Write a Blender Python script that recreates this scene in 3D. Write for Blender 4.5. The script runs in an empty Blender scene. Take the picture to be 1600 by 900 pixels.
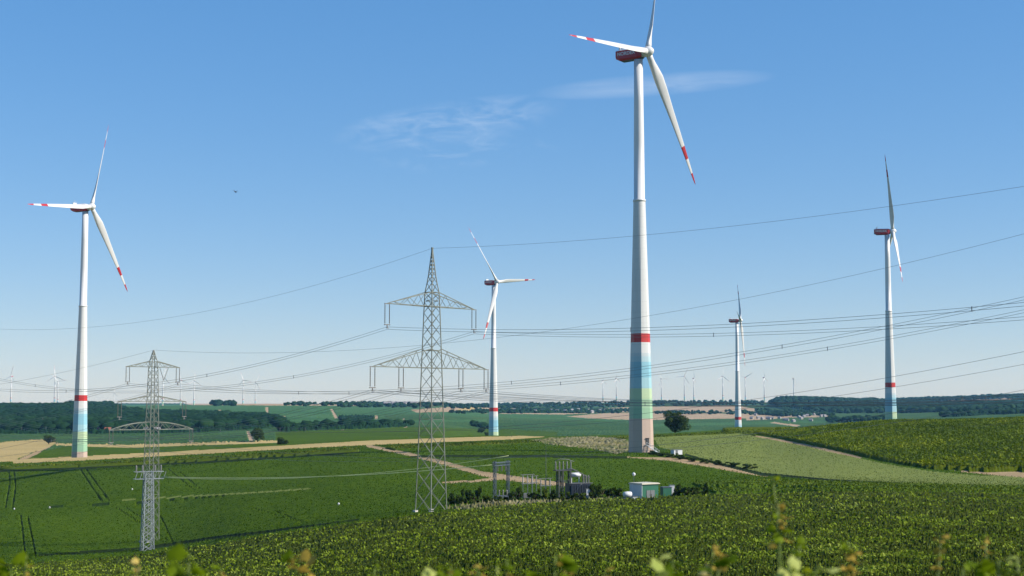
import bpy, math, random
import numpy as np
from mathutils import Vector, Matrix
sc = bpy.context.scene
R = math.radians
rnd = random.Random(7)
rng = np.random.default_rng(7)

# ------------------------------------------------------------------ camera
F = 1600 * 50 / 36.0
PITCH = math.atan(180 / F)
CP, SP = math.cos(PITCH), math.sin(PITCH)
cam = bpy.data.objects.new('camera', bpy.data.cameras.new('camera'))
sc.collection.objects.link(cam)
cam.location = (0, 0, 0)
cam.rotation_euler = (math.pi / 2 + PITCH, 0, 0)
cam.data.lens = 50; cam.data.sensor_width = 36
cam.data.clip_start = 0.1; cam.data.clip_end = 60000
cam.data.dof.use_dof = True; cam.data.dof.focus_distance = 330; cam.data.dof.aperture_fstop = 5.6
sc.camera = cam

# ------------------------------------------------------------------ light
SUN_EL = R(34); SUN_AZ = R(13)                      # azimuth measured from +X towards the camera side (-Y)
sdir = Vector((math.cos(SUN_EL) * math.cos(SUN_AZ), -math.cos(SUN_EL) * math.sin(SUN_AZ), math.sin(SUN_EL)))
sun = bpy.data.objects.new('sun', bpy.data.lights.new('sun', 'SUN'))
sc.collection.objects.link(sun)
sun.data.energy = 5.0; sun.data.angle = R(0.5); sun.data.color = (1.0, 0.93, 0.82)
sun.rotation_euler = sdir.to_track_quat('Z', 'Y').to_euler()
sun.location = (300, -100, 400)

world = bpy.data.worlds.new('World'); sc.world = world; world.use_nodes = True
nt = world.node_tree; N = nt.nodes; L = nt.links
N.clear()
out = N.new('ShaderNodeOutputWorld'); bg = N.new('ShaderNodeBackground')
sky = N.new('ShaderNodeTexSky'); sky.sky_type = 'NISHITA'; sky.sun_disc = False
sky.sun_elevation = SUN_EL; sky.sun_rotation = math.pi / 2 + SUN_AZ
sky.altitude = 100; sky.air_density = 1.0; sky.dust_density = 0.2; sky.ozone_density = 2.2
bg.inputs['Strength'].default_value = 0.098
L.new(bg.outputs[0], out.inputs[0])

def wmath(op, a, b=None, c=None, clamp=False):
    n = N.new('ShaderNodeMath'); n.operation = op; n.use_clamp = clamp
    for i, v in enumerate((a, b, c)):
        if v is None: continue
        if isinstance(v, (int, float)): n.inputs[i].default_value = v
        else: L.new(v, n.inputs[i])
    return n.outputs[0]
# thin cirrus high in the sky, by direction
tc = N.new('ShaderNodeTexCoord'); sx = N.new('ShaderNodeSeparateXYZ'); L.new(tc.outputs['Generated'], sx.inputs[0])
yy = wmath('MAXIMUM', sx.outputs[1], 0.05)
cu = wmath('DIVIDE', sx.outputs[0], yy); cv = wmath('DIVIDE', sx.outputs[2], yy)
cmb = N.new('ShaderNodeCombineXYZ'); L.new(cu, cmb.inputs[0]); L.new(cv, cmb.inputs[1])
def wnoise(scale, sxy, rot, detail=6, rough=0.6):
    mp = N.new('ShaderNodeMapping'); L.new(cmb.outputs[0], mp.inputs[0])
    mp.inputs['Rotation'].default_value = (0, 0, rot); mp.inputs['Scale'].default_value = (sxy[0], sxy[1], 1)
    n = N.new('ShaderNodeTexNoise'); n.inputs['Scale'].default_value = scale
    n.inputs['Detail'].default_value = detail; n.inputs['Roughness'].default_value = rough
    n.inputs['Distortion'].default_value = 0.6
    L.new(mp.outputs[0], n.inputs[0]); return n.outputs[0]
def blob(u0, v0, a, b, slope):
    du = wmath('SUBTRACT', cu, u0); dv = wmath('SUBTRACT', wmath('SUBTRACT', cv, v0), wmath('MULTIPLY', du, slope))
    q = wmath('ADD', wmath('POWER', wmath('ABSOLUTE', wmath('DIVIDE', du, a)), 2.6), wmath('POWER', wmath('DIVIDE', wmath('ABSOLUTE', dv), b), 2.0))
    return wmath('SUBTRACT', 1.0, wmath('MINIMUM', q, 1.0))
n1 = wnoise(22, (1, 5.5), 0.12); n2 = wnoise(30, (1, 3.2), -0.45, 8, 0.65)
def thresh(n, lo, hi):
    return wmath('DIVIDE', wmath('SUBTRACT', n, lo), hi - lo, clamp=True)
m1 = wmath('MULTIPLY', blob(0.102, 0.2265, 0.088, 0.0085, 0.075), wmath('MULTIPLY_ADD', thresh(n1, 0.3, 0.7), 0.7, 0.25))
m2 = wmath('MULTIPLY', blob(-0.045, 0.199, 0.085, 0.017, 0.14), thresh(n2, 0.42, 0.8))
m3 = wmath('MULTIPLY', blob(-0.03, 0.178, 0.07, 0.014, 0.1), thresh(n2, 0.5, 0.9))
cl = wmath('ADD', wmath('MULTIPLY', m1, 0.20), wmath('ADD', wmath('MULTIPLY', m2, 0.27), wmath('MULTIPLY', m3, 0.2)), clamp=True)
hs = N.new('ShaderNodeHueSaturation'); 
tint = N.new('ShaderNodeMix'); tint.data_type = 'RGBA'; tint.blend_type = 'MULTIPLY'; tint.inputs[0].default_value = 1
gam = N.new('ShaderNodeGamma'); gam.inputs[1].default_value = 0.5; L.new(sky.outputs[0], gam.inputs[0]); L.new(gam.outputs[0], tint.inputs[6]); tint.inputs[7].default_value = (0.88, 0.965, 1.14, 1); L.new(tint.outputs[2], hs.inputs['Color'])
hs.inputs['Saturation'].default_value = 1.56; hs.inputs['Value'].default_value = 1.86
mx = N.new('ShaderNodeMix'); mx.data_type = 'RGBA'; L.new(cl, mx.inputs[0]); L.new(hs.outputs[0], mx.inputs[6])
mx.inputs[7].default_value = (6.8, 7.2, 7.6, 1)
L.new(mx.outputs[2], bg.inputs['Color'])

sc.view_settings.view_transform = 'Standard'; sc.view_settings.look = 'None'
sc.view_settings.exposure = 0.64; sc.view_settings.gamma = 1.0; sc.view_settings.use_curve_mapping = False
sc.render.engine = 'CYCLES'
sc.cycles.use_denoising = True
sc.cycles.max_bounces = 6; sc.cycles.volume_bounces = 0; sc.cycles.transparent_max_bounces = 8

# ------------------------------------------------------------------ helpers
def unproj(x, y, D):
    a = (x - 800) / F; b = -(y - 450) / F
    dx, dy, dz = a, CP - b * SP, SP + b * CP
    return Vector((dx * D / dy, D, dz * D / dy))
def tag(o, label, cat, group=None, kind=None):
    if label: o['label'] = label
    if cat: o['category'] = cat
    if group: o['group'] = group
    if kind: o['kind'] = kind
    return o
def empty(name, loc, label, cat, group=None, rz=0):
    o = bpy.data.objects.new(name, None); sc.collection.objects.link(o)
    o.empty_display_size = 1; o.location = loc; o.rotation_euler = (0, 0, rz)
    return tag(o, label, cat, group)
def link(name, me, mat, parent=None):
    o = bpy.data.objects.new(name, me); sc.collection.objects.link(o)
    if mat is not None and not me.materials: me.materials.append(mat)
    if parent is not None: o.parent = parent
    return o
def copy_tree(o, parent=None):
    c = o.copy(); sc.collection.objects.link(c)
    if parent is not None: c.parent = parent
    for ch in KIDS.get(o.name, []) or [k for k in o.children]:
        copy_tree(ch, c)
    return c
KIDS = {}

class MB:
    """collects vertices and faces for ONE mesh"""
    def __init__(s): s.v = []; s.f = []; s.mi = []; s.sm = []
    def add(s, vs, fs, mi=0, smooth=False):
        n = len(s.v); s.v += [tuple(v) for v in vs]
        for f in fs: s.f.append([i + n for i in f]); s.mi.append(mi); s.sm.append(smooth)
        return s
    def box(s, c, d, rz=0, mi=0, taper=1.0):
        x, y, z = d[0] / 2, d[1] / 2, d[2] / 2
        ca, sa = math.cos(rz), math.sin(rz)
        vs = []
        for k in (-1, 1):
            t = taper if k > 0 else 1
            for (a, b) in ((-1, -1), (1, -1), (1, 1), (-1, 1)):
                px, py = a * x * t, b * y * t
                vs.append((c[0] + px * ca - py * sa, c[1] + px * sa + py * ca, c[2] + k * z))
        return s.add(vs, [(0, 3, 2, 1), (4, 5, 6, 7), (0, 1, 5, 4), (1, 2, 6, 5), (2, 3, 7, 6), (3, 0, 4, 7)], mi)
    def bar(s, a, b, w, n=4, mi=0, w2=None, smooth=False):
        a = Vector(a); b = Vector(b); d = b - a
        if d.length < 1e-6: return s
        d.normalize(); up = Vector((0, 0, 1)) if abs(d.z) < .9 else Vector((1, 0, 0))
        p = d.cross(up).normalized(); q = d.cross(p)
        w2 = w if w2 is None else w2
        vs = []
        for (c, r) in ((a, w / 2), (b, w2 / 2)):
            for i in range(n):
                t = 2 * math.pi * (i + .5) / n
                k = 1.414 if n == 4 else 1
                vs.append(c + p * r * k * math.cos(t) + q * r * k * math.sin(t))
        fs = [(i, (i + 1) % n, n + (i + 1) % n, n + i) for i in range(n)] + [tuple(range(n))[::-1], tuple(range(n, 2 * n))]
        return s.add(vs, fs, mi, smooth)
    def path(s, pts, r, n=5, mi=0, closed_ends=True):
        pts = [Vector(p) for p in pts]; vs = []; fs = []
        for i, p in enumerate(pts):
            d = (pts[min(i + 1, len(pts) - 1)] - pts[max(i - 1, 0)]).normalized()
            up = Vector((0, 0, 1)) if abs(d.z) < .9 else Vector((1, 0, 0))
            a = d.cross(up).normalized(); b = d.cross(a)
            rr = r[i] if isinstance(r, (list, tuple)) else r
            for k in range(n):
                t = 2 * math.pi * k / n; vs.append(p + a * rr * math.cos(t) + b * rr * math.sin(t))
        for i in range(len(pts) - 1):
            for k in range(n):
                fs.append((i * n + k, i * n + (k + 1) % n, (i + 1) * n + (k + 1) % n, (i + 1) * n + k))
        fs += [tuple(range(n))[::-1], tuple(range((len(pts) - 1) * n, len(pts) * n))]
        return s.add(vs, fs, mi, True)
    def lathe(s, prof, n=16, c=(0, 0, 0), mi=0, smooth=True):
        vs = []; fs = []
        for (r, z) in prof:
            for k in range(n):
                t = 2 * math.pi * k / n; vs.append((c[0] + r * math.cos(t), c[1] + r * math.sin(t), c[2] + z))
        m = len(prof)
        for i in range(m - 1):
            for k in range(n): fs.append((i * n + k, i * n + (k + 1) % n, (i + 1) * n + (k + 1) % n, (i + 1) * n + k))
        fs += [tuple(range(n))[::-1], tuple(range((m - 1) * n, m * n))]
        return s.add(vs, fs, mi, smooth)
    def mesh(s, name, mats=None):
        me = bpy.data.meshes.new(name); me.from_pydata(s.v, [], s.f)
        me.polygons.foreach_set('material_index', s.mi); me.polygons.foreach_set('use_smooth', s.sm)
        if mats:
            for m in (mats if isinstance(mats, (list, tuple)) else [mats]): me.materials.append(m)
        me.update(); return me
    def build(s, name, mats, parent=None):
        return link(name, s.mesh(name, mats), None, parent)
def np_mesh(name, V, Q, smooth=False):
    """big quad (or tri) mesh straight from arrays"""
    me = bpy.data.meshes.new(name); k = Q.shape[1]
    me.vertices.add(len(V)); me.vertices.foreach_set('co', np.ascontiguousarray(V, dtype=np.float32).ravel())
    me.loops.add(Q.size); me.loops.foreach_set('vertex_index', np.ascontiguousarray(Q, dtype=np.int32).ravel())
    me.polygons.add(len(Q)); me.polygons.foreach_set('loop_start', np.arange(0, Q.size, k, dtype=np.int32))
    if smooth: me.polygons.foreach_set('use_smooth', np.ones(len(Q), dtype=bool))
    me.update(calc_edges=True); return me

# ------------------------------------------------------------------ materials
def mat_new(name):
    m = bpy.data.materials.new(name); m.use_nodes = True
    return m, m.node_tree.nodes, m.node_tree.links, m.node_tree.nodes['Principled BSDF']
def mat(name, col, rough=0.7, metal=0.0, var=0.12, scale=1.5, trans=None, col2=None, dirt=None):
    """plain surface with a little wear: two noise scales drive value and roughness"""
    m, n, l, p = mat_new(name)
    tcx = n.new('ShaderNodeTexCoord')
    a = n.new('ShaderNodeTexNoise'); a.inputs['Scale'].default_value = scale; a.inputs['Detail'].default_value = 5
    l.new(tcx.outputs['Object'], a.inputs[0])
    r = n.new('ShaderNodeMix'); r.data_type = 'RGBA'
    mr = n.new('ShaderNodeMapRange'); mr.inputs[1].default_value = .3; mr.inputs[2].default_value = .7
    l.new(a.outputs[0], mr.inputs[0]); l.new(mr.outputs[0], r.inputs[0])
    c = Vector(col)
    r.inputs[6].default_value = (*(c * (1 - var)), 1)
    r.inputs[7].default_value = (*(Vector(col2) if col2 else c * (1 + var)), 1)
    l.new(r.outputs[2], p.inputs['Base Color'])
    p.inputs['Roughness'].default_value = rough; p.inputs['Metallic'].default_value = metal
    if trans:
        t = n.new('ShaderNodeBsdfTranslucent'); l.new(r.outputs[2], t.inputs[0])
        ms = n.new('ShaderNodeMixShader'); ms.inputs[0].default_value = trans
        l.new(p.outputs[0], ms.inputs[1]); l.new(t.outputs[0], ms.inputs[2]); l.new(ms.outputs[0], n['Material Output'].inputs[0])
    return m
def ground_mat(name, cols, scales, rough=0.95, stretch=(1, 1, 1), rot=0, bump=0.0, bscale=1.0, rows=None):
    """ground cover: cols = 3 colours mixed by a coarse and a fine noise; rows=(spacing, angle, depth) darkens furrows"""
    m, n, l, p = mat_new(name)
    tcx = n.new('ShaderNodeTexCoord'); mp = n.new('ShaderNodeMapping'); l.new(tcx.outputs['Object'], mp.inputs[0])
    mp.inputs['Rotation'].default_value = (0, 0, rot); mp.inputs['Scale'].default_value = stretch
    a = n.new('ShaderNodeTexNoise'); a.inputs['Scale'].default_value = scales[0]; a.inputs['Detail'].default_value = 4
    b = n.new('ShaderNodeTexNoise'); b.inputs['Scale'].default_value = scales[1]; b.inputs['Detail'].default_value = 3; b.inputs['Roughness'].default_value = .7
    l.new(mp.outputs[0], a.inputs[0]); l.new(tcx.outputs['Object'], b.inputs[0])
    def rng_(o, lo, hi):
        q = n.new('ShaderNodeMapRange'); q.inputs[1].default_value = lo; q.inputs[2].default_value = hi; l.new(o, q.inputs[0]); return q.outputs[0]
    m1 = n.new('ShaderNodeMix'); m1.data_type = 'RGBA'; l.new(rng_(a.outputs[0], .35, .65), m1.inputs[0])
    m1.inputs[6].default_value = (*cols[0], 1); m1.inputs[7].default_value = (*cols[1], 1)
    m2 = n.new('ShaderNodeMix'); m2.data_type = 'RGBA'; l.new(rng_(b.outputs[0], .42, .72), m2.inputs[0])
    l.new(m1.outputs[2], m2.inputs[6]); m2.inputs[7].default_value = (*cols[2], 1)
    last = m2.outputs[2]
    if rows:
        mp2 = n.new('ShaderNodeMapping'); l.new(tcx.outputs['Object'], mp2.inputs[0]); mp2.inputs['Rotation'].default_value = (0, 0, rows[1])
        w = n.new('ShaderNodeTexWave'); w.wave_type = 'BANDS'; w.bands_direction = 'X'
        w.inputs['Scale'].default_value = 0.314 / rows[0] * 1.0; w.inputs['Distortion'].default_value = 1.5; w.inputs['Detail'].default_value = 2; w.inputs['Detail Scale'].default_value = .3
        l.new(mp2.outputs[0], w.inputs[0])
        m3 = n.new('ShaderNodeMix'); m3.data_type = 'RGBA'; m3.blend_type = 'MULTIPLY'; l.new(rng_(w.outputs[0], .5, 1.0), m3.inputs[0])
        l.new(last, m3.inputs[6]); m3.inputs[7].default_value = (*([1 - rows[2]] * 3), 1); last = m3.outputs[2]
    l.new(last, p.inputs['Base Color']); p.inputs['Roughness'].default_value = rough
    p.inputs['Specular IOR Level'].default_value = 0.04
    if bump:
        bn = n.new('ShaderNodeTexNoise'); bn.inputs['Scale'].default_value = bscale; bn.inputs['Detail'].default_value = 3
        l.new(tcx.outputs['Object'], bn.inputs[0])
        bp = n.new('ShaderNodeBump'); bp.inputs['Strength'].default_value = 1; bp.inputs['Distance'].default_value = bump
        l.new(bn.outputs[0], bp.inputs['Height']); l.new(bp.outputs[0], p.inputs['Normal'])
    return m
def leaf_mat(name, cA, cB, cC=None, scale=0.6, trans=.3, rough=.55):
    """foliage colour varies leaf by leaf (by island) and clump by clump"""
    m, n, l, p = mat_new(name)
    g = n.new('ShaderNodeNewGeometry'); tcx = n.new('ShaderNodeTexCoord')
    a = n.new('ShaderNodeTexNoise'); a.inputs['Scale'].default_value = scale; a.inputs['Detail'].default_value = 2; l.new(tcx.outputs['Object'], a.inputs[0])
    ad = n.new('ShaderNodeMath'); ad.operation = 'MULTIPLY_ADD'; ad.inputs[1].default_value = .55; l.new(g.outputs['Random Per Island'], ad.inputs[0])
    sb = n.new('ShaderNodeMath'); sb.operation = 'MULTIPLY_ADD'; sb.inputs[1].default_value = 1.6; sb.inputs[2].default_value = -.55; l.new(a.outputs[0], sb.inputs[0])
    l.new(sb.outputs[0], ad.inputs[2])
    r = n.new('ShaderNodeValToRGB'); l.new(ad.outputs[0], r.inputs[0])
    r.color_ramp.elements[0].color = (*cA, 1); r.color_ramp.elements[0].position = .15
    r.color_ramp.elements[1].color = (*cB, 1); r.color_ramp.elements[1].position = .75
    if cC: e = r.color_ramp.elements.new(.95); e.color = (*cC, 1)
    l.new(r.outputs[0], p.inputs['Base Color']); p.inputs['Roughness'].default_value = rough; p.inputs['Specular IOR Level'].default_value = .06
    t = n.new('ShaderNodeBsdfTranslucent'); l.new(r.outputs[0], t.inputs[0])
    ms = n.new('ShaderNodeMixShader'); ms.inputs[0].default_value = trans
    l.new(p.outputs[0], ms.inputs[1]); l.new(t.outputs[0], ms.inputs[2]); l.new(ms.outputs[0], n['Material Output'].inputs[0])
    return m
def band_mat(name, stops, axis=2, rough=.45, streak=True):
    """painted bands along one object axis: stops = (position in metres, colour); constant steps"""
    m, n, l, p = mat_new(name)
    tcx = n.new('ShaderNodeTexCoord'); s = n.new('ShaderNodeSeparateXYZ'); l.new(tcx.outputs['Object'], s.inputs[0])
    top = 160.0
    d = n.new('ShaderNodeMath'); d.operation = 'DIVIDE'; d.inputs[1].default_value = top; l.new(s.outputs[axis], d.inputs[0])
    r = n.new('ShaderNodeValToRGB'); r.color_ramp.interpolation = 'CONSTANT'; l.new(d.outputs[0], r.inputs[0])
    e = r.color_ramp.elements
    while len(e) > 1: e.remove(e[-1])
    e[0].position = 0; e[0].color = (*stops[0][1], 1)
    for z, c in stops[1:]:
        q = e.new(z / top); q.color = (*c, 1)
    last = r.outputs[0]
    if streak:
        mp = n.new('ShaderNodeMapping'); mp.inputs['Scale'].default_value = (1.2, 1.2, .08); l.new(tcx.outputs['Object'], mp.inputs[0])
        a = n.new('ShaderNodeTexNoise'); a.inputs['Scale'].default_value = 1.2; a.inputs['Detail'].default_value = 5; l.new(mp.outputs[0], a.inputs[0])
        q = n.new('ShaderNodeMapRange'); q.inputs[1].default_value = .45; q.inputs[2].default_value = .8; q.inputs[4].default_value = .14; l.new(a.outputs[0], q.inputs[0])
        x = n.new('ShaderNodeMix'); x.data_type = 'RGBA'; x.blend_type = 'MULTIPLY'; l.new(q.outputs[0], x.inputs[0]); l.new(last, x.inputs[6])
        x.inputs[7].default_value = (.55, .53, .48, 1); last = x.outputs[2]
        # concrete ring joints every few metres
        w = n.new('ShaderNodeMath'); w.operation = 'PINGPONG'; w.inputs[1].default_value = 1.9; l.new(s.outputs[2], w.inputs[0])
        k = n.new('ShaderNodeMath'); k.operation = 'LESS_THAN'; k.inputs[1].default_value = .05; l.new(w.outputs[0], k.inputs[0])
        k2 = n.new('ShaderNodeMath'); k2.operation = 'MULTIPLY'; k2.inputs[1].default_value = .35; l.new(k.outputs[0], k2.inputs[0])
        y = n.new('ShaderNodeMix'); y.data_type = 'RGBA'; y.blend_type = 'MULTIPLY'; l.new(k2.outputs[0], y.inputs[0]); l.new(last, y.inputs[6])
        y.inputs[7].default_value = (.5, .5, .5, 1); last = y.outputs[2]
    l.new(last, p.inputs['Base Color']); p.inputs['Roughness'].default_value = rough
    return m

# ------------------------------------------------------------------ terrain
# surveyed profiles: for each bearing, (sight line, distance) or ('z', distance, height)
PROF = {
 0:    [(900,215),(874,300),(800,430),(728,600),(718,700),('z',765,-33.5),(711,840),(691,1150),(674,1500),(652,2100),(637,2800),(633,3300),('z',4600,-12)],
 236:  [(900,215),(858,305),(800,400),(760,460),(717,620),(712,700),('z',765,-34),(706,850),(690,1150),(674,1500),(655,2100),(639,2800),(635,3300),('z',4600,-12)],
 400:  [(900,180),(842,262),(800,330),(750,440),(707,600),(697,700),('z',780,-25),(690,900),(684,1100),(670,1500),(650,2200),(636,2900),(631,3500),('z',4600,-12)],
 570:  [(900,150),(816,250),(780,315),(740,410),(701,570),(691,700),(687,800),('z',900,-25),(680,1150),(665,1700),(650,2300),(636,3200),(632,3900),('z',4900,-12)],
 672:  [(900,135),(800,262),(775,315),(740,400),(700,560),(688,700),(684,800),('z',950,-25),(677,1250),(660,1800),(645,2600),(633,3800),('z',5200,-12)],
 780:  [(900,120),(786,276),(774,300),(740,390),(700,540),(688,680),(681,790),('z',950,-34),('z',1150,-43.6),(679,1600),(665,2000),(651,2600),(641,3600),(633,5200),('z',6500,-10)],
 1000: [(896,120),(779,285),(771,300),(745,370),(716,460),(708,496),(707,515),(692,610),(679,720),('z',900,-34),('z',1250,-42),(674,1700),(660,2300),(651,3000),(641,4000),(629,5500),('z',7000,-8)],
 1155: [(896,118),(776,280),(761,305),(738,400),(725,450),(701,550),(680,680),(671,760),('z',1000,-40),('z',1500,-54),(668,2100),(658,2600),(645,3500),(636,4400),(628,5500),('z',7000,-8)],
 1190: [(896,118),(775,280),(760,305),(740,400),(727,450),(704,550),(680,680),(671,760),('z',1000,-38),('z',1500,-52),(667,2100),(656,2700),(646,3500),(636,4300),(629,5500),('z',7000,-8)],
 1222: [(896,116),(773,280),(759,304),(741,395),(728,445),(706,535),(682,660),(671,740),('z',1000,-36),('z',1450,-50),(665,2200),(653,2900),(642,3600),(624,4400),('z',5600,2),('z',7000,-8)],
 1300: [(896,114),(767,275),(757,300),(742,380),(728,430),(709,500),(690,560),(668,680),('z',900,-32),('z',1300,-46),(662,2300),(650,3000),(642,3500),(626,4400),('z',5600,2),('z',7000,-8)],
 1400: [(896,112),(768,270),(760,295),(747,370),(736,400),(722,440),(700,500),(675,580),(661,660),('z',950,-25.5),('z',1400,-36),(657,2200),(645,3000),(633,4200),(623,5600),('z',7000,-8)],
 1600: [(896,110),(771,265),(764,290),(750,350),(740,380),(700,430),(676,500),(657,590),('z',900,-20),('z',1300,-25),(650,2000),(638,2900),(630,4000),(618,5600),('z',7000,-8)],
}
def pchip(x, y, q):
    x = np.asarray(x, float); y = np.asarray(y, float)
    h = np.diff(x); dl = np.diff(y, axis=0)
    hh = h.reshape((-1,) + (1,) * (y.ndim - 1)); s = dl / hh
    d = np.zeros_like(y)
    w1 = 2 * hh[1:] + hh[:-1]; w2 = hh[1:] + 2 * hh[:-1]
    ok = s[1:] * s[:-1] > 0
    with np.errstate(all='ignore'):
        m = (w1 + w2) / (w1 / s[:-1] + w2 / s[1:])
    d[1:-1] = np.where(ok, m, 0); d[0] = s[0]; d[-1] = s[-1]
    i = np.clip(np.searchsorted(x, q) - 1, 0, len(x) - 2)
    t = (q - x[i]) / h[i]
    sh = (-1,) + (1,) * (y.ndim - 1); t = t.reshape(sh); H = h[i].reshape(sh)
    return (y[i] * (1 + 2 * t) * (1 - t) ** 2 + d[i] * H * t * (1 - t) ** 2 + y[i + 1] * t * t * (3 - 2 * t) + d[i + 1] * H * t * t * (t - 1))
# distance rows: even in sight angle close by, 0.55 % steps farther out
inv = 1 / 72 - np.arange(0, 10000) * 2.0e-5
near = 1 / inv[inv > 1 / 470.]
rows = list(np.geomspace(2.0, 71, 30)) + list(near)
d = rows[-1]
while d < 7200: d *= 1.0055; rows.append(d)
rows += [8000, 9000]
rows = np.array(rows)
def col_z(pts):
    D = [1.0, 3, 12, 30, 60, 84]; Z = [-1.65, -1.75, -2.9, -5.6, -9.7, -12.0]
    for p in pts:
        if p[0] == 'z': D.append(p[1]); Z.append(p[2])
        else: D.append(p[1]); Z.append(unproj(800, p[0], p[1]).z)
    D += [7800 if D[-1] < 7700 else D[-1] + 300, 9500]; Z += [-4, -3]
    return pchip(D, Z, rows)
pk = sorted(PROF)
UK = np.array([(k - 800) / F / CP for k in pk])       # X/Y of the bearing (close enough to the sight line)
TAB = np.array([col_z(PROF[k]) for k in pk])
def zcols(u):
    return pchip(UK, TAB, np.clip(u, UK[0], UK[-1]))
NC = 1150
ucore = (np.linspace(-60, 1660, NC) - 800) / F
ucols = np.concatenate([np.linspace(-1.3, ucore[0], 34)[:-1], ucore, np.linspace(ucore[-1], 1.3, 34)[1:]])
ZG = zcols(ucols)                                        # (cols, rows)
def smooth_noise(X, Y, s, seed):
    r = np.random.default_rng(seed); G = r.random((257, 257))
    x = (X / s) % 256; y = (Y / s) % 256; i = x.astype(int); j = y.astype(int); fx = x - i; fy = y - j
    fx = fx * fx * (3 - 2 * fx); fy = fy * fy * (3 - 2 * fy)
    return (G[i, j] * (1 - fx) + G[i + 1, j] * fx) * (1 - fy) + (G[i, j + 1] * (1 - fx) + G[i + 1, j + 1] * fx) * fy - .5
XG = ucols[:, None] * rows[None, :]; YG = np.broadcast_to(rows[None, :], XG.shape).copy()
ZG = ZG + smooth_noise(XG, YG, 60, 1) * np.clip(YG / 1500, 0, .9) * .9 + smooth_noise(XG, YG, 14, 2) * .25 * np.clip(YG / 60, 0, 1)
def ground_z(x, y):
    u = x / max(y, 1.0); i = int(np.clip(np.searchsorted(ucols, u) - 1, 0, len(ucols) - 2)); j = int(np.clip(np.searchsorted(rows, y) - 1, 0, len(rows) - 2))
    a = (u - ucols[i]) / (ucols[i + 1] - ucols[i]); b = (y - rows[j]) / (rows[j + 1] - rows[j])
    a = min(max(a, 0), 1); b = min(max(b, 0), 1)
    return float((ZG[i, j] * (1 - a) + ZG[i + 1, j] * a) * (1 - b) + (ZG[i, j + 1] * (1 - a) + ZG[i + 1, j + 1] * a) * b)
def on_ground(px, D):
    x = unproj(px, 700, D).x
    return Vector((x, D, ground_z(x, D)))
# field outlines, tested along sight lines of the survey point with a distance range
den = YG * CP + ZG * SP
PXG = 800 + F * XG / den; PYG = 450 - F * (-YG * SP + ZG * CP) / den
wob = smooth_noise(XG, YG, 9, 3)
def inside(poly, dmin, dmax, w=0.8):
    x = PXG + wob * w * 2; y = PYG + wob * w
    r = np.zeros(x.shape, bool); n = len(poly); ys = [p[1] for p in poly]; xs = [p[0] for p in poly]
    box = (y > min(ys)) & (y < max(ys)) & (x > min(xs)) & (x < max(xs)) & (YG > dmin) & (YG < dmax)
    bx, by = x[box], y[box]; rr = np.zeros(bx.shape, bool)
    for i in range(n):
        x1, y1 = poly[i]; x2, y2 = poly[(i + 1) % n]
        if y1 == y2: continue
        c = ((y1 > by) != (y2 > by)) & (bx < (x2 - x1) * (by - y1) / (y2 - y1) + x1)
        rr ^= c
    r[box] = rr; return r
def ribbon(pts):
    """pts (x, y, half thickness) -> polygon"""
    up = [(x, y - h) for x, y, h in pts]; dn = [(x, y + h) for x, y, h in pts]
    return up + dn[::-1]
C_GRASS, C_LEAFY, C_CROP, C_STRIP, C_PALE, C_VINE, C_TRACK, C_STUB, C_ROUGH, C_TALL, C_FARG, C_FARD, C_PINK, C_TRAM, C_FART, C_EDGESHADE, C_YEL = range(17)
CLS = np.full(XG.shape, C_CROP, dtype=np.int8)
CLS[YG > 820] = C_FARG
CLS[YG < 60] = C_GRASS
def put(c, poly, dmin=0, dmax=99999, w=.8): CLS[inside(poly, dmin, dmax, w)] = c
LEAFTOP = [(-900,895),(0,890),(130,883),(235,872),(340,856),(450,841),(560,825),(640,814),(740,804),(830,795),(980,787),(1120,780),(1300,776),(1600,780),(2400,783)]
# --- far valley
put(C_FARG, [(-900,600),(2400,600),(2400,720),(-900,720)], 860, 9000, 0)
put(C_FARD, [(-900,600),(420,600),(438,640),(440,668),(300,678),(150,684),(-900,690)], 1400, 9000)
put(C_FART, [(-900,640),(-20,640),(22,641),(24,650),(-20,652),(-900,650)], 1300, 9000)
put(C_FART, [(0,652),(40,650),(60,658),(40,664),(0,666)], 1300, 9000)
put(C_FART, [(190,632),(430,632),(600,636),(600,655),(440,668),(400,650),(330,644),(190,640)], 1300, 9000)
put(C_PINK, [(270,628),(300,633.5),(430,634),(560,634.5),(560,630),(400,628)], 2600, 9000, .2)
for poly in ([(340,640),(347,640),(345,655),(342,655)], [(414,636),(420,636),(420,655),(416,656)], [(515,639),(520,639),(530,655),(528,668),(524,668),(523,655)],
             [(586,637),(592,637),(590,660),(585,661)], [(572,661),(578,661),(577,668),(570,668)], [(442,650),(447,650),(449,671),(443,671)],
             [(530,671),(536,671),(556,684),(550,684)], [(628,655),(631,655),(641,684),(633,684)], [(384,675),(388,675),(398,690),(389,690)], [(730,657),(736,657),(744,664),(738,664)]):
    put(C_PINK, poly, 900, 5000, .3)
put(C_FART, [(560,636),(700,637),(860,647),(980,656),(980,660),(800,654),(640,648),(560,650)], 1400, 9000)
put(C_FART, [(450,656),(520,654),(640,657),(760,656),(760,659),(640,661),(450,661)], 1400, 9000)
put(C_FART, [(1000,664),(1160,660),(1290,657),(1290,661),(1160,664),(1000,668)], 1200, 9000)
put(C_YEL, [(430,684.5),(640,676),(760,679),(760,681),(640,679.5),(430,687)], 900, 3000, .3)
put(C_FARD, [(530,652),(585,652),(580,662),(535,664)], 1000, 5000)
put(C_FARD, [(440,672),(575,667),(640,664),(640,667),(575,670),(440,675)], 1000, 5000)
put(C_CROP, [(430,676),(640,668),(800,672),(870,676),(870,684),(430,690)], 860, 3000)
put(C_PINK, [(640,640),(700,636),(870,640),(870,646),(700,644),(650,645)], 1500, 9000, .3)
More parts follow.
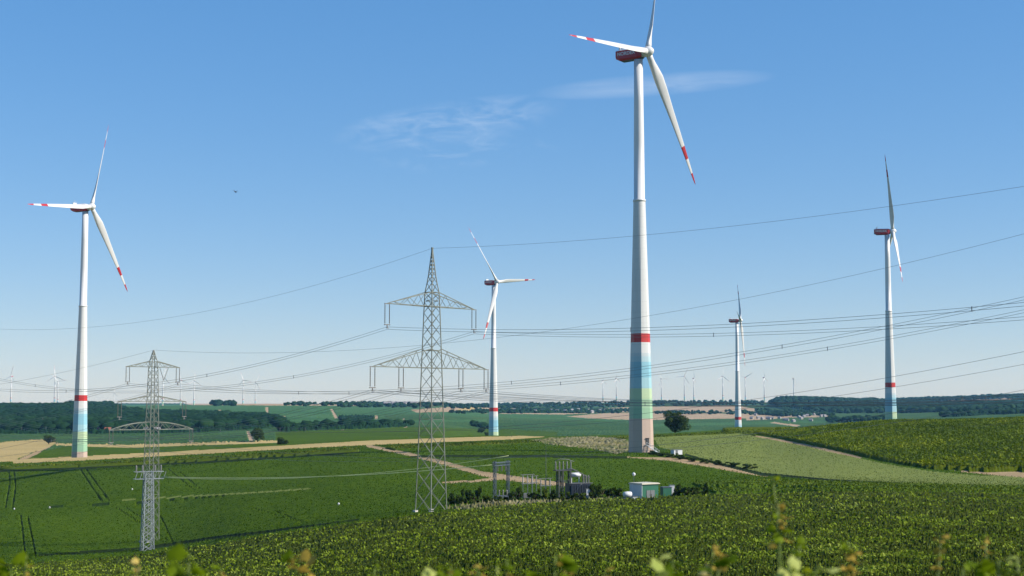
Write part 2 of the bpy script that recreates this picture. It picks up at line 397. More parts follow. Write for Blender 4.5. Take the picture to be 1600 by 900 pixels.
put(C_PINK, [(700,646),(760,646),(870,641),(1000,636),(1150,634),(1185,640),(1180,645),(1000,643),(880,648)], 1500, 9000, .3)
put(C_FARD, [(700,645),(860,638),(970,640),(970,645),(860,645.5)], 1500, 9000, .3)
put(C_PINK, [(880,651),(960,645),(1160,647),(1300,650),(1290,652),(1150,654),(1000,657),(920,654)], 1500, 9000, .3)
put(C_STUB, [(715,637),(735,633),(745,638),(735,642),(716,642)], 1500, 9000, .3)
put(C_FARD, [(1180,618),(1330,620),(1560,632),(1600,640),(1560,642),(1300,645),(1220,640)], 2000, 5400)
put(C_FARD, [(1180,610),(2400,600),(2400,626),(1400,628),(1190,628)], 4200, 9000)
put(C_PINK, [(1400,626),(1560,621),(1600,623),(1560,626.5),(1400,629)], 3000, 9000, .3)
put(C_PINK, [(1540,636),(1700,634),(1700,641),(1560,641)], 1500, 9000, .3)
put(C_PINK, [(1165,652),(1225,649),(1228,653),(1200,656),(1165,657)], 1500, 9000, .3)
put(C_PINK, [(1210,659),(1250,665),(1245,667),(1200,661)], 1000, 5000, .2)
put(C_FARD, [(1290,657),(1390,655),(1400,659),(1300,661)], 1000, 5000)
put(C_FARD, [(1470,650),(1600,640),(1750,636),(1750,642),(1600,645),(1480,653)], 900, 5000)
# --- middle ground
put(C_STUB, [(-900,694),(0,692),(60,687),(86,687),(86,695),(30,716),(18,724),(-900,730)], 640, 1500)
put(C_CROP, [(45,712),(95,699),(300,697),(440,690),(560,684),(560,690),(440,697),(300,706),(130,714),(60,718)], 700, 1500)
put(C_STUB, [(86,694),(200,696),(440,689),(440,692),(200,700),(86,697)], 700, 1500, .3)
put(C_TRACK, [(84,695),(92,692),(60,709),(30,724),(18,724),(45,711)], 500, 1500, .3)
put(C_STUB, ribbon([(20,722,3.0),(130,717,3.2),(300,708,3.0),(450,699.5,3.0),(570,693,3.5),(700,688,3.2),(800,684.5,2.4),(850,682,1.6)]), 560, 1500, .3)
put(C_YEL, [(-900,728),(20,731),(130,726),(300,717.5),(450,709),(560,702.5),(560,706),(450,714),(300,723),(130,731),(0,736),(-900,742)], 480, 900, .3)
put(C_YEL, [(592,701),(700,696),(800,691),(860,688),(1000,684),(1155,676),(1180,673),(1180,683),(1000,688),(860,693),(700,700.5),(596,705)], 480, 1000, .3)
put(C_ROUGH, [(820,690),(860,685),(930,683),(985,690),(990,705),(962,711),(930,704),(870,697)], 480, 760)
put(C_PALE, [(1020,686),(1155,680),(1200,686),(1300,708),(1380,726),(1450,738),(1530,745),(2400,752),(2400,766),(1600,763),(1300,755),(1190,742),(1100,720),(1060,708),(1030,700)], 290, 760)
put(C_VINE, [(1130,677),(1165,676),(1200,682),(1300,702),(1380,721),(1450,733),(1530,737),(2400,737),(2400,500),(1130,500)], 370, 800)
put(C_TRACK, ribbon([(1160,679,.7),(1200,685.5,1.1),(1260,697,1.5),(1300,706.5,1.6),(1345,716.5,1.0)]), 360, 800, .2)
put(C_TRACK, [(1490,737),(2400,736),(2400,750),(1600,747.5),(1545,743)], 340, 420, .5)
put(C_TRACK, ribbon([(572,697,2.2),(640,711,2.4),(700,726.5,2.8),(750,741,3.4),(790,747.5,4),(850,755.5,3.2),(900,760,2)]), 250, 720, .5)
put(C_TRACK, ribbon([(690,755.5,.8),(740,753.5,1.1),(785,748,2.5)]), 250, 720, .3)
put(C_PALE, ribbon([(190,785,1.15),(300,777.5,1.15),(420,770.5,1.15),(485,765.5,1.1)]), 250, 720, .3)
put(C_TRACK, ribbon([(975,715.5,.5),(1010,717.5,.8),(1040,718,2.2),(1100,726,3.4),(1150,736,2.8),(1200,745,1.6)]), 300, 520, .8)
put(C_EDGESHADE, ribbon([(-400,742,1.5),(0,736,2.0),(130,731.5,2.0),(300,723.5,2.0),(450,714.5,1.9),(562,707,1.5)]), 380, 720, .3)  # flat dark ribbon: shade at the foot of the tall margin crop, painted in
put(C_YEL, ribbon([(1340,681,.8),(1470,675,1.6),(1600,668,1.8),(1900,660,2)]), 380, 700, .8)
put(C_ROUGH, [(690,796),(760,787),(850,783),(960,779),(960,786),(830,791),(740,800)], 240, 320)
put(C_EDGESHADE, ribbon([(640,714,1.3),(700,713.5,1.6),(850,714,1.7),(980,716,1.6)]), 380, 600, .4)
put(C_EDGESHADE, ribbon([(1070,711,1.1),(1100,720,1.6),(1190,742,2.0),(1300,752,1.4),(1400,756,.8)]), 270, 600, .4)
put(C_TRAM, ribbon([(250,718,.4),(330,716,.7),(480,713,.7),(560,712,.5)]), 380, 640, .4)
put(C_TRAM, ribbon([(60,794,.4),(200,788,.5),(350,776,.3)]), 300, 600, .3)
put(C_EDGESHADE, ribbon([(60,870,1.0),(230,858,2.2),(330,843,2.2),(440,830,1.8),(560,814,1.0)]), 180, 420, .8)
for l_ in ([(13,735),(15,755),(8,795)], [(21,735),(24,760),(19,796)], [(122,729),(158,784)], [(131,729),(170,784)], [(32,806),(39,868)], [(43,808),(56,872)],
           [(182,795),(262,846)], [(196,795),(225,812)], [(262,733),(300,765)], [(280,738),(312,765)], [(395,795),(470,818)], [(430,800),(470,816)], [(250,806),(275,860)]):
    wd = 1.1 if l_[0][0] < 200 and l_[0][1] != 795 else .85
    pl = [(x - wd, y) for x, y in l_] + [(x + wd, y) for x, y in l_][::-1]
    put(C_TRAM, pl, 180, 640, .15)
# --- near ground
put(C_STRIP, [(1080,757),(1200,754),(1300,757),(1600,765),(2400,768),(2400,780),(1600,775),(1300,771),(1120,774)], 240, 340, .5)
put(C_EDGESHADE, ribbon([(1100,764,2.2),(1200,765,1.6),(1330,767,1.2),(1430,769,.6)]), 240, 340, .5)  # dark line of the hedge row, painted with the same shade colour
put(C_LEAFY, LEAFTOP + [(2400,99999),(-900,99999)], 60, 340, 1.0)
# crop heights and roughness of the canopy (metres)
HGT = np.zeros(17); JIT = np.zeros(17)
for c, h, j in ((C_LEAFY,.9,.2),(C_CROP,.22,.012),(C_STRIP,.6,.15),(C_PALE,.25,.012),(C_VINE,1.1,.15),(C_YEL,.7,.04),(C_ROUGH,.25,.3),(C_FARG,.5,.3),(C_FARD,2.5,1.5),(C_FART,.6,.3),(C_TRAM,-.1,.03),(C_EDGESHADE,.0,.02),(C_TRACK,.02,.02),(C_PINK,0,.05),(C_STUB,.05,.05)):
    HGT[c] = h; JIT[c] = j
ZT = ZG + HGT[CLS] + JIT[CLS] * rng.normal(size=CLS.shape) * np.clip((YG - 30) / 60, 0, 1)
ncol, nrow = XG.shape
V = np.stack([XG, YG, ZT], -1).reshape(-1, 3)
I, J = np.meshgrid(np.arange(ncol - 1), np.arange(nrow - 1), indexing='ij')
Q = np.stack([I * nrow + J, (I + 1) * nrow + J, (I + 1) * nrow + J + 1, I * nrow + J + 1], -1).reshape(-1, 4)
_c = np.stack([CLS[:-1, :-1], CLS[1:, :-1], CLS[1:, 1:], CLS[:-1, 1:]], -1)
_h = HGT[_c]; _pref = np.where((_h.max(-1) - _h[..., 0]) > .5, _h.argmax(-1), 0)
FC = np.take_along_axis(_c, _pref[..., None], -1)[..., 0].reshape(-1)
G = lambda *a: tuple(a)
MATS = {
 C_GRASS: ('ground', ground_mat('grass_soil', [(.05,.08,.02),(.08,.10,.03),(.12,.11,.05)], (.8, 6))),
 C_LEAFY: ('leafy_field', ground_mat('leafy_soil', [(.030,.048,.004),(.04,.060,.006),(.05,.058,.010)], (.08, 2.2))),
 C_CROP: ('crop_field', ground_mat('crop_green', [(.029,.062,.001),(.042,.082,.002),(.076,.118,.004)], (.018, .55), bump=.5, bscale=.9, rows=(3.0, R(20), .10))),
 C_STRIP: ('crop_strip', ground_mat('crop_light', [(.05,.09,.005),(.065,.11,.008),(.09,.13,.01)], (.05, 1.4))),
 C_PALE: ('pale_crop_field', ground_mat('crop_pale', [(.115,.150,.034),(.14,.172,.042),(.17,.195,.058)], (.02, .6), stretch=(1, .35, 1), rot=.5, bump=.2, bscale=1.2)),
 C_VINE: ('hill_field', ground_mat('crop_yellow_green', [(.045,.066,.001),(.06,.082,.002),(.10,.115,.004)], (.02, .8), stretch=(.35, 1, 1), rot=-.1)),
 C_TRACK: ('dirt_track', ground_mat('dirt', [(.29,.205,.115),(.35,.25,.15),(.22,.175,.085)], (.12, 1.1))),
 C_STUB: ('stubble_field', ground_mat('stubble', [(.34,.26,.105),(.40,.30,.13),(.28,.225,.10)], (.02, .4))),
 C_ROUGH: ('rough_meadow', ground_mat('rough_grass', [(.06,.085,.014),(.15,.135,.05),(.26,.23,.15)], (.045, .11))),
 C_YEL: ('field_margin', ground_mat('margin_green', [(.04,.068,.003),(.055,.082,.005),(.08,.10,.01)], (.03, .8))),
 C_FARG: ('valley_field', ground_mat('valley_green', [(.022,.064,.020),(.044,.096,.032),(.056,.098,.026)], (.0035, .03), stretch=(.3, 1.6, 1), rot=.05)),
 C_FARD: ('far_woodland_floor', ground_mat('wood_floor', [(.006,.026,.008),(.010,.034,.010),(.014,.040,.012)], (.01, .06))),
 C_FART: ('terraced_field', ground_mat('terrace_green', [(.034,.092,.034),(.055,.125,.046),(.048,.11,.03)], (.006, .05), stretch=(.3, 1.6, 1))),
 C_PINK: ('harvested_field', ground_mat('harvested', [(.31,.22,.14),(.37,.27,.18),(.25,.21,.12)], (.004, .05))),
 C_EDGESHADE: ('edge_shade', ground_mat('edge_shade_paint', [(.010,.020,.004),(.014,.026,.006),(.02,.03,.008)], (.1, 1))),  # near-black ground colour imitating shade along crop edges, no real hollow
 C_TRAM: ('wheel_track', ground_mat('shaded_soil', [(.012,.028,.006),(.016,.034,.007),(.02,.034,.008)], (.1, 1))),  # bare soil in the wheel gaps, darkened to include the crop's shade
}
ground_children = {}
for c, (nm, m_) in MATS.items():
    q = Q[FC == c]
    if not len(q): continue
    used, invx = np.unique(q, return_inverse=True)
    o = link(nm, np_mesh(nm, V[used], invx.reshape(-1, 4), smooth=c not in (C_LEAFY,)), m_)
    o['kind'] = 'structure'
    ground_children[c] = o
# ground behind the viewpoint
gb = MB(); gb.add([(-600,-80,-1.6),(600,-80,-1.6),(600,2.0,-1.7),(-600,2.0,-1.7)], [(0,1,2,3)])
o = gb.build('ground', MATS[C_GRASS][1]); o['kind'] = 'structure'

# ------------------------------------------------------------------ leafy canopy
def leaf_cards(name, m, P, size, aspect=.42, up=.55, mat_=None):
    """two-faced bent leaves at points P with per-leaf size"""
    n = len(P)
    a = rng.random(n) * 2 * np.pi
    el = np.clip(rng.normal(up, .45, n), -.3, 1.45)
    d = np.stack([np.cos(a) * np.cos(el), np.sin(a) * np.cos(el), np.sin(el)], -1)
    s = np.cross(d, np.stack([rng.normal(0, .3, n), rng.normal(0, .3, n), np.ones(n)], -1)); s /= np.linalg.norm(s, axis=1)[:, None] + 1e-9
    sz = size[:, None]; w = s * sz * aspect * .5
    e = a * 0 + 1
    tip = d.copy(); tip[:, 2] -= .55
    b0 = P - w * .35; b1 = P + w * .35
    m0 = P + d * sz * .5 - w; m1 = P + d * sz * .5 + w
    t0 = P + d * sz * .5 + tip * sz * .5 - w * .15; t1 = t0 + w * .3
    VV = np.stack([b0, b1, m1, m0, t1, t0], 1).reshape(-1, 3)
    k = np.arange(n)[:, None] * 6
    QQ = np.concatenate([k + np.array([[0, 1, 2, 3]]), k + np.array([[3, 2, 4, 5]])], 1).reshape(-1, 4)
    return np_mesh(name, VV, QQ)
def sample_class(c, n, dmin, dmax, px0=-60, px1=1660, power=1.0):
    """points on the canopy of class c, about evenly spread over sight lines"""
    pts = []
    tot = 0
    jl, jh = np.searchsorted(rows, [dmin, dmax])
    ii = rng.integers(34, ncol - 35, n * 6); jj = rng.integers(jl, jh - 1, n * 6)
    ok = CLS[ii, jj] == c; ii = ii[ok][:n]; jj = jj[ok][:n]
    f = rng.random((len(ii), 2))
    y = rows[jj] + (rows[jj + 1] - rows[jj]) * f[:, 0]
    u = ucols[ii] + (ucols[ii + 1] - ucols[ii]) * f[:, 1]
    z = ZG[ii, jj] * (1 - f[:, 0]) + ZG[ii, jj + 1] * f[:, 0]
    return np.stack([u * y, y, z], -1)
P = sample_class(C_LEAFY, 340000, 72, 340)
P[:, 2] += .6 + rng.random(len(P)) * .35 + smooth_noise(P[:, 0], P[:, 1], 1.1, 5) * .5 + smooth_noise(P[:, 0], P[:, 1], 4, 6) * .35
sz = .52 * np.sqrt(P[:, 1] / 200) * (0.7 + .6 * rng.random(len(P)))
m_leafy = leaf_mat('leafy_crop_leaves', (.105,.158,.006), (.18,.24,.020), (.24,.29,.05), scale=.05, trans=.25, rough=.75)
o = link('leafy_crop', leaf_cards('leafy_crop', None, P, sz), m_leafy); tag(o, 'dense dark green leafy crop covering the near slope', 'crop', kind='stuff')
P = sample_class(C_CROP, 170000, 180, 640); P[:, 2] += .1 + rng.random(len(P)) * .15
o = link('field_crop', leaf_cards('field_crop', None, P, .85 * (.28 + .3 * rng.random(len(P))) * np.sqrt(P[:, 1] / 300)), leaf_mat('field_crop_leaves', (.031,.067,.001), (.050,.098,.002), (.070,.118,.005), scale=.03, trans=.2, rough=.8)); tag(o, 'smooth green crop of the wide middle fields', 'crop', kind='stuff')
P = sample_class(C_PALE, 60000, 290, 760); P[:, 2] += .1 + rng.random(len(P)) * .15
o = link('pale_crop', leaf_cards('pale_crop', None, P, .7 * (.3 + .3 * rng.random(len(P))) * np.sqrt(P[:, 1] / 300)), leaf_mat('pale_crop_leaves', (.105,.135,.028), (.13,.162,.038), (.15,.18,.05), scale=.03, trans=.2, rough=.8)); tag(o, 'pale grey green crop on the slope right of the tall turbine', 'crop', kind='stuff')
P = sample_class(C_VINE, 90000, 370, 720); P[:, 2] += .9 + rng.random(len(P)) * .4
o = link('hill_crop', leaf_cards('hill_crop', None, P, .7 + .6 * rng.random(len(P))), leaf_mat('hill_crop_leaves', (.062,.098,.001), (.12,.165,.002), (.22,.245,.006), scale=.03, trans=.22)); tag(o, 'yellow green crop on the round hill at right', 'crop', kind='stuff')
P = sample_class(C_YEL, 60000, 480, 1000); P[:, 2] += .5 + rng.random(len(P)) * .3
o = link('margin_crop', leaf_cards('margin_crop', None, P, .6 + .5 * rng.random(len(P))), leaf_mat('margin_leaves', (.045,.08,.004), (.10,.13,.008), (.16,.18,.02), scale=.04, trans=.22)); tag(o, 'tall light green crop along the field road', 'crop', kind='stuff')
P = sample_class(C_STRIP, 26000, 240, 340); P[:, 2] += .45 + rng.random(len(P)) * .2
o = link('strip_crop', leaf_cards('strip_crop', None, P, .4 + .35 * rng.random(len(P))), leaf_mat('strip_leaves', (.05,.085,.004), (.10,.145,.008), (.16,.19,.014), scale=.06, trans=.22)); tag(o, 'bright green crop strip beyond the leafy slope', 'crop', kind='stuff')

# ------------------------------------------------------------------ wind turbines
WHITE = (.55, .555, .55)
m_tower = band_mat('tower_paint', [(0,(.42,.32,.26)),(11.5,(.24,.40,.26)),(15.5,(.28,.43,.28)),(18.5,(.37,.48,.30)),(22.2,(.27,.45,.50)),(26.0,(.20,.41,.50)),(29.6,(.21,.41,.49)),(31.8,(.34,.47,.51)),(33.6,(.44,.50,.52)),(35.0,WHITE),(38.3,(.42,.018,.014)),(41.3,(.52,.53,.52))])
m_steel = mat('tower_steel', (.57,.575,.575), .35, var=.02, scale=.15)
m_white = mat('turbine_white', (.60,.605,.60), .4, var=.03, scale=.3)
m_red = mat('signal_red', (.36,.010,.014), .4, var=.06)
m_blade = band_mat('blade_paint', [(0,(.52,.525,.52)),(36.5,(.34,.014,.02)),(41.5,(.52,.525,.52)),(47.0,(.34,.014,.02))], streak=False)
m_dark = mat('dark_steel', (.035,.038,.042), .5)
m_conc = mat('foundation_concrete', (.45,.43,.40), .9)
HUB = 143.0
def tower_lower():
    b = MB(); n = 32; prof = [(0,4.4),(11.5,4.12),(25,3.78),(38.3,3.45),(41.3,3.38),(60,2.9),(75,2.5),(89.2,2.15)]
    vs = []
    for z, r in prof:
        k = max(0, 1 - z / 80) ** .5
        for i in range(n):
            t = 2 * math.pi * i / n
            oc = math.cos(math.pi / 8) / math.cos(((t + math.pi / 8 + math.pi/8) % (math.pi / 4)) - math.pi / 8)
            rr = r * (1 - k + k * oc * 1.02)
            vs.append((rr * math.sin(t), -rr * math.cos(t), z))
    fs = []
    for j in range(len(prof) - 1):
        for i in range(n): fs.append((j * n + i, j * n + (i + 1) % n, (j + 1) * n + (i + 1) % n, (j + 1) * n + i))
    fs.append(tuple(range((len(prof) - 1) * n, len(prof) * n)))
    b.add(vs, fs)
    return b.mesh('concrete_tower', m_tower)
ME_LOW = tower_lower()
ME_UP = MB().lathe([(2.3,89.2),(2.3,89.9),(1.98,90.0),(1.86,110),(1.72,125),(1.6,HUB - 2.2)], 32).mesh('steel_tower', m_steel)
def blade_mesh():
    secs = [(1.2,1.15,1.15,0,0),(3,1.15,1.1,0,.02),(6,1.45,.95,.15,.1),(10,1.85,.62,.35,.12),(15,1.75,.45,.33,.1),(22,1.42,.32,.25,.06),(30,1.12,.22,.2,.04),(38,.82,.15,.14,.02),(45,.56,.10,.08,0),(50,.34,.06,.03,0),(52,.10,.03,0,0)]
    n = 12; vs = []; fs = []
    for z, c, t, off, tw in secs:
        bend = -1.0 * (z / 52) ** 2.2
        for i in range(n):
            a = 2 * math.pi * i / n
            x = c * math.cos(a) + off * -1; y = t * math.sin(a) * (1 if z < 4 else (1 + .5 * math.cos(a)) * .8)
            ca, sa = math.cos(tw * 2.5 + .5), math.sin(tw * 2.5 + .5)
            vs.append((x * ca - y * sa, x * sa + y * ca - bend * 1.0, z))
    for j in range(len(secs) - 1):
        for i in range(n): fs.append((j * n + i, j * n + (i + 1) % n, (j + 1) * n + (i + 1) % n, (j + 1) * n + i))
    fs += [tuple(range(n))[::-1], tuple(range((len(secs) - 1) * n, len(secs) * n))]
    return MB().add(vs, fs, 0, True).mesh('blade', m_blade)
ME_BLADE = blade_mesh()
# nacelle local frame: rotor axis = -Y (faces the wind), rear = +Y
def nacelle_mesh():
    b = MB(); ys = [(-2.0,1.5,-1.5,1.7),(-.6,1.9,-2.0,2.0),(6.6,1.9,-2.1,2.05),(8.4,1.75,-1.2,1.9)]
    vs = []
    for y, w, lo, hi in ys:
        vs += [(-w*.75,y,lo),(w*.75,y,lo),(w,y,lo+.7),(w,y,hi-.35),(w*.8,y,hi),(-w*.8,y,hi),(-w,y,hi-.35),(-w,y,lo+.7)]
    fs = []; mi = []
    for j in range(3):
        for i in range(8):
            f = (j*8+i, (j+1)*8+i, (j+1)*8+(i+1)%8, j*8+(i+1)%8)
            b_mi = 1 if i in (3,4,5) else (2 if i == 0 else 0)  # underside takes the dark material: its shade is painted in
            fs.append((f, b_mi))
    b.add(vs, [], 0)
    for f, k in fs: b.f.append(list(f)[::-1]); b.mi.append(k); b.sm.append(False)
    b.f.append(list(range(8))); b.mi.append(1); b.sm.append(False)
    b.f.append(list(range(24,32))[::-1]); b.mi.append(2); b.sm.append(False)
    return b.mesh('nacelle', [m_red, m_white, m_dark])
ME_NAC = nacelle_mesh()
def cooler_mesh():
    b = MB(); b.box((0,6.9,2.5),(3.0,.5,.85)); b.bar((-.9,6.2,2.0),(-.9,6.2,3.9),.09); b.bar((.9,6.2,2.0),(.9,6.2,3.6),.09); b.box((-.9,6.2,3.9),(.5,.1,.1))
    return b.mesh('roof_cooler', m_white)
ME_COOL = cooler_mesh()
HUBY = -3.8
ME_HUB = MB().lathe([(1.35,-1.9),(1.75,-1.3),(1.9,0),(1.75,.9),(1.3,1.7),(.7,2.2),(.15,2.4)], 20).mesh('hub', m_white)
ME_DOOR = MB().box((0,0,1.15),(1.15,.14,2.3)).box((0,-.06,2.42),(1.45,.6,.1)).mesh('door', m_dark)
def stair_mesh():
    b = MB()
    for s in (-.55,.55):
        b.bar((s,-.2,2.6),(s,-4.6,-.2),.16); b.bar((s,-.2,3.6),(s,-4.6,.8),.07)
        for k in range(5): t = k/4; b.bar((s,-.2-4.4*t,2.6-2.8*t),(s,-.2-4.4*t,3.6-2.8*t),.06)
    for k in range(13): t = k/12; b.box((0,-.2-4.4*t,2.6-2.8*t),(1.1,.3,.05))
    b.box((0,.2,2.62),(1.5,1.1,.08))
    return b.mesh('stairs', mat('galvanised_white', (.72,.73,.74), .5))
ME_STAIR = stair_mesh()
cu_ = bpy.data.curves.new('lettering', 'FONT'); cu_.body = 'NORDEX'; cu_.size = 1.75; cu_.extrude = .02; cu_.offset = .035; cu_.align_x = 'CENTER'; cu_.align_y = 'CENTER'
to_ = bpy.data.objects.new('lettering_source', cu_); sc.collection.objects.link(to_)
bpy.context.view_layer.update()
ME_TXT = bpy.data.meshes.new_from_object(to_.evaluated_get(bpy.context.evaluated_depsgraph_get())); ME_TXT.name = 'lettering'
bpy.data.objects.remove(to_); ME_TXT.materials.clear(); ME_TXT.materials.append(m_white)
# rotor empty is a part: rotor > blade x3
def turbine(hx, hy, D, yaw, phase, label, group, base_door=True, scale=1.0, bl=1.0, name='wind_turbine', hub_h=None, simple=False):
    H = unproj(hx, hy, D)
    yw = R(yaw)
    # hub centre lies in front of the tower axis
    ax = Vector((math.sin(yw), -math.cos(yw), 0))
    base = Vector((H.x, H.y, H.z)) - ax * abs(HUBY) * scale
    base.z = H.z - HUB * scale
    t = empty(name, base, label, 'wind turbine', group); t.scale = (scale,) * 3
    lo = link('concrete_tower', ME_LOW, None, t); link('steel_tower', ME_UP, None, t)
    n = link('nacelle', ME_NAC, None, t); n.location = (0,0,HUB); n.rotation_euler = (R(0),0,yw)
    if not simple:
        link('roof_cooler', ME_COOL, None, n)
        for s in (1,-1):
            x = link('lettering', ME_TXT, None, n); x.location = (s*1.925, 4.0, .35); x.rotation_euler = (math.pi/2,0,s*math.pi/2)
    tilt = Matrix.Rotation(R(-5), 4, 'X')
    h = link('hub', ME_HUB, None, t)
    Mh = Matrix.Translation((0,0,HUB)) @ Matrix.Rotation(yw, 4, 'Z') @ tilt @ Matrix.Translation((0,HUBY,0))
    h.matrix_local = Mh @ Matrix.Rotation(math.pi/2, 4, 'X')
    for k in range(3):
        a = R(phase + 120*k)           # angle from the horizontal r axis towards up, seen from the front
        b = link('blade', ME_BLADE, None, t)
        b.matrix_local = Mh @ Matrix.Rotation(-(a - math.pi/2), 4, 'Y') @ Matrix.Diagonal((1,1,bl,1))
    if base_door:
        ang = R(28)
        rr = 4.28
        dr = link('door', ME_DOOR, None, t); dr.location = (rr*math.sin(ang)*.98, -rr*math.cos(ang)*.98, 2.65); dr.rotation_euler = (R(0),0,ang)
        st = link('stairs', ME_STAIR, None, t); a2 = R(24)
        st.location = (3.9*math.sin(a2), -4.15*math.cos(a2), 0); st.rotation_euler = (0,0,R(62))
    return t

BIG = 'large wind turbines with banded towers'
turbine(1012,82,503, 57,66, 'nearest and tallest wind turbine, its full banded tower rising by the small white container', BIG, bl=1.055)
turbine(143,324,762, 72,66, 'banded wind turbine at the far left, standing behind the field road with its foot hidden', BIG, bl=1.04)
turbine(777,441,1147, 51,6, 'banded wind turbine right of the big lattice pylon, one blade level to the right', BIG)
turbine(1157,501,1499, 78,52, 'smallest banded wind turbine, between the lone round tree and the blue wooded ridge', BIG)
turbine(1395,362,949, 80,106, 'banded wind turbine rising from behind the yellow green hill at right', BIG)

# distant turbines: (hub x, hub y, foot y, yaw, phase, label)
FARG = 'distant wind turbines on the horizon'
far = [(17,588,632,-30,200,'leftmost distant wind turbine, alone near the left edge above the wooded ridge'),
 (86,588,632,10,95,'distant wind turbine with blades in front of a twin, above the wooded ridge'),
 (91,596,632,30,130,'distant wind turbine half hidden behind its twin above the wooded ridge'),
 (178,614,636,10,80,'tiny distant wind turbine peeping over the ridge beside the banded tower at far left'),
 (255,588,633,20,70,'distant wind turbine directly behind the right arm of the small pylon'),
 (282,594,633,-20,100,'distant wind turbine first to the right of the small pylon'),
 (304,595,633,30,85,'distant wind turbine second to the right of the small pylon'),
 (380,594,633,-10,110,'left one of the distant pair of turbines beside the hilltop copse'),
 (400,597,633,40,60,'right one of the distant pair of turbines beside the hilltop copse'),
 (943,595,625,60,90,'distant wind turbine farthest left of the tall banded tower'),
 (964,591,625,60,92,'distant wind turbine close to the left side of the tall banded tower'),
 (1034,592,626,30,120,'distant wind turbine closest on the right of the tall banded tower'),
 (1069,588,626,-20,65,'distant wind turbine straight above the lone round tree'),
 (1085,591,626,70,90,'distant wind turbine just right of the one above the round tree'),
 (1130,588,627,30,85,'distant wind turbine left of the smallest banded tower'),
 (1164,590,627,-30,30,'distant wind turbine touching the right side of the smallest banded tower'),
 (1195,590,627,60,95,'distant wind turbine over the left tip of the blue wooded ridge'),
 (1241,592,627,60,30,'rightmost distant wind turbine, above the blue wooded ridge')]
for hx, hy, fy, yw, ph, lab in far:
    D = 6200 if hx > 500 else 5400
    hh = (unproj(hx, hy, D).z - unproj(hx, fy + 3, D).z)
    t = turbine(hx, hy, D, yw, ph, lab, FARG, base_door=False, scale=hh / HUB, simple=True)

# ------------------------------------------------------------------ lattice pylons
m_gal = mat('galvanised_lattice', (.13,.145,.12), .55, metal=.0, var=.18, scale=.5)
m_gal2 = mat('galvanised_grey', (.21,.24,.26), .5, metal=.0, var=.2, scale=.6)
m_ins = mat('insulator_glaze', (.15,.145,.14), .3, var=.1)
m_wire = mat('aluminium_cable', (.16,.17,.18), .5, metal=.2, var=.05)
m_wire2 = mat('bright_cable', (.36,.42,.22), .6, var=.05)
def corners(w, z): return [Vector((sx_*w, sy_*w, z)) for sx_, sy_ in ((-1,-1),(1,-1),(1,1),(-1,1))]
def body(b, zs, hw, leg, br, horiz=()):
    """square lattice body: zs panel heights, hw(z) half width"""
    for i in range(len(zs) - 1):
        A = corners(hw(zs[i]), zs[i]); B = corners(hw(zs[i+1]), zs[i+1])
        for k in range(4):
            b.bar(A[k], B[k], leg)
            k2 = (k + 1) % 4
            b.bar(A[k], B[k2], br); b.bar(A[k2], B[k], br)
            if i in horiz: b.bar(A[k], A[k2], br)
def arm(side, z, L_, w, hgt, chord, br, n=4, curved=0.0, marks=()):
    """one cross arm along +-X: two lower chords, two upper chords rising to the body"""
    b = MB(); s = side
    tip = Vector((s*L_, 0, z))
    for sy_ in (-1, 1):
        low0 = Vector((s*w, sy_*w, z)); up0 = Vector((s*w*.92, sy_*w*.92, z + hgt))
        b.bar(low0, tip, chord)
        pts = [up0.lerp(tip, t/6) + Vector((0,0,curved*math.sin(math.pi*t/6))) for t in range(7)]
        for p, q in zip(pts, pts[1:]): b.bar(p, q, chord)
        for k in range(n):
            t0, t1 = k/n, (k+.5)/n; t2 = (k+1)/n
            a0 = low0.lerp(tip, t0); m_ = pts[0].lerp(tip, t1) + Vector((0,0,curved*math.sin(math.pi*t1))); a1 = low0.lerp(tip, t2)
            b.bar(a0, m_, br); b.bar(m_, a1, br)
    for k in range(n):
        t = k/n; b.bar(Vector((s*w, -w, z)).lerp(tip, t), Vector((s*w, w, z)).lerp(tip, t), br)
        b.bar(Vector((s*w, -w, z)).lerp(tip, t), Vector((s*w, w, z)).lerp(tip, (k+1)/n), br)
    return b
def insulator(x, z, ln, gap=.55):
    b = MB()
    for g in (-gap, gap):
        b.bar((x+g,0,z+.1),(x+g,0,z-ln*.9), .05, 6)
        b.lathe([(.06,0)] + [v for k in range(9) for v in ((.10,-.12-k*ln*.09),(.05,-.2-k*ln*.09))], 8, (x+g,0,z-.15))
    b.bar((x-gap-.12,0,z-.05),(x+gap+.12,0,z-.05),.14); b.bar((x-gap-.15,0,z-ln*.86),(x+gap+.15,0,z-ln*.86),.16); b.bar((x,0,z-ln*.86),(x,0,z-ln),.14)
    b.bar((x-.3,-.15,z-ln),(x+.3,-.15,z-ln),.12)
    return b
YAW = R(48)
# --- the big pylon
P1 = on_ground(674, 261); top1 = unproj(672, 388, 261).z; H1 = top1 - P1.z
z_up = unproj(672, 479, 261).z - P1.z; z_lo = unproj(672, 575, 261).z - P1.z
p1 = empty('lattice_pylon', P1, 'big two-armed lattice pylon standing between the track and the leafy slope', 'pylon', 'lattice pylons', YAW)
def hw1(z):
    k = [(0,2.02),(10,1.72),(18.5,1.5),(z_lo,1.32),(z_up,1.02),(z_up+2.6,.92),(z_up+5,.55),(H1-.8,.09),(H1,.07)]
    for (a, p), (c, q) in zip(k, k[1:]):
        if z <= c: return p + (q-p)*(z-a)/(c-a)
    return k[-1][1]
zs = [0]
while zs[-1] < z_up - 1: zs.append(zs[-1] + 1.85*hw1(zs[-1]))
b = MB(); body(b, zs + [z_up+1.3, z_up+2.6], hw1, .14, .065, horiz=(0,5))
for z in (z_lo, z_lo+3.2, z_up, z_up+2.6):
    c4 = corners(hw1(z), z)
    for k in range(4): b.bar(c4[k], c4[(k+1)%4], .13)
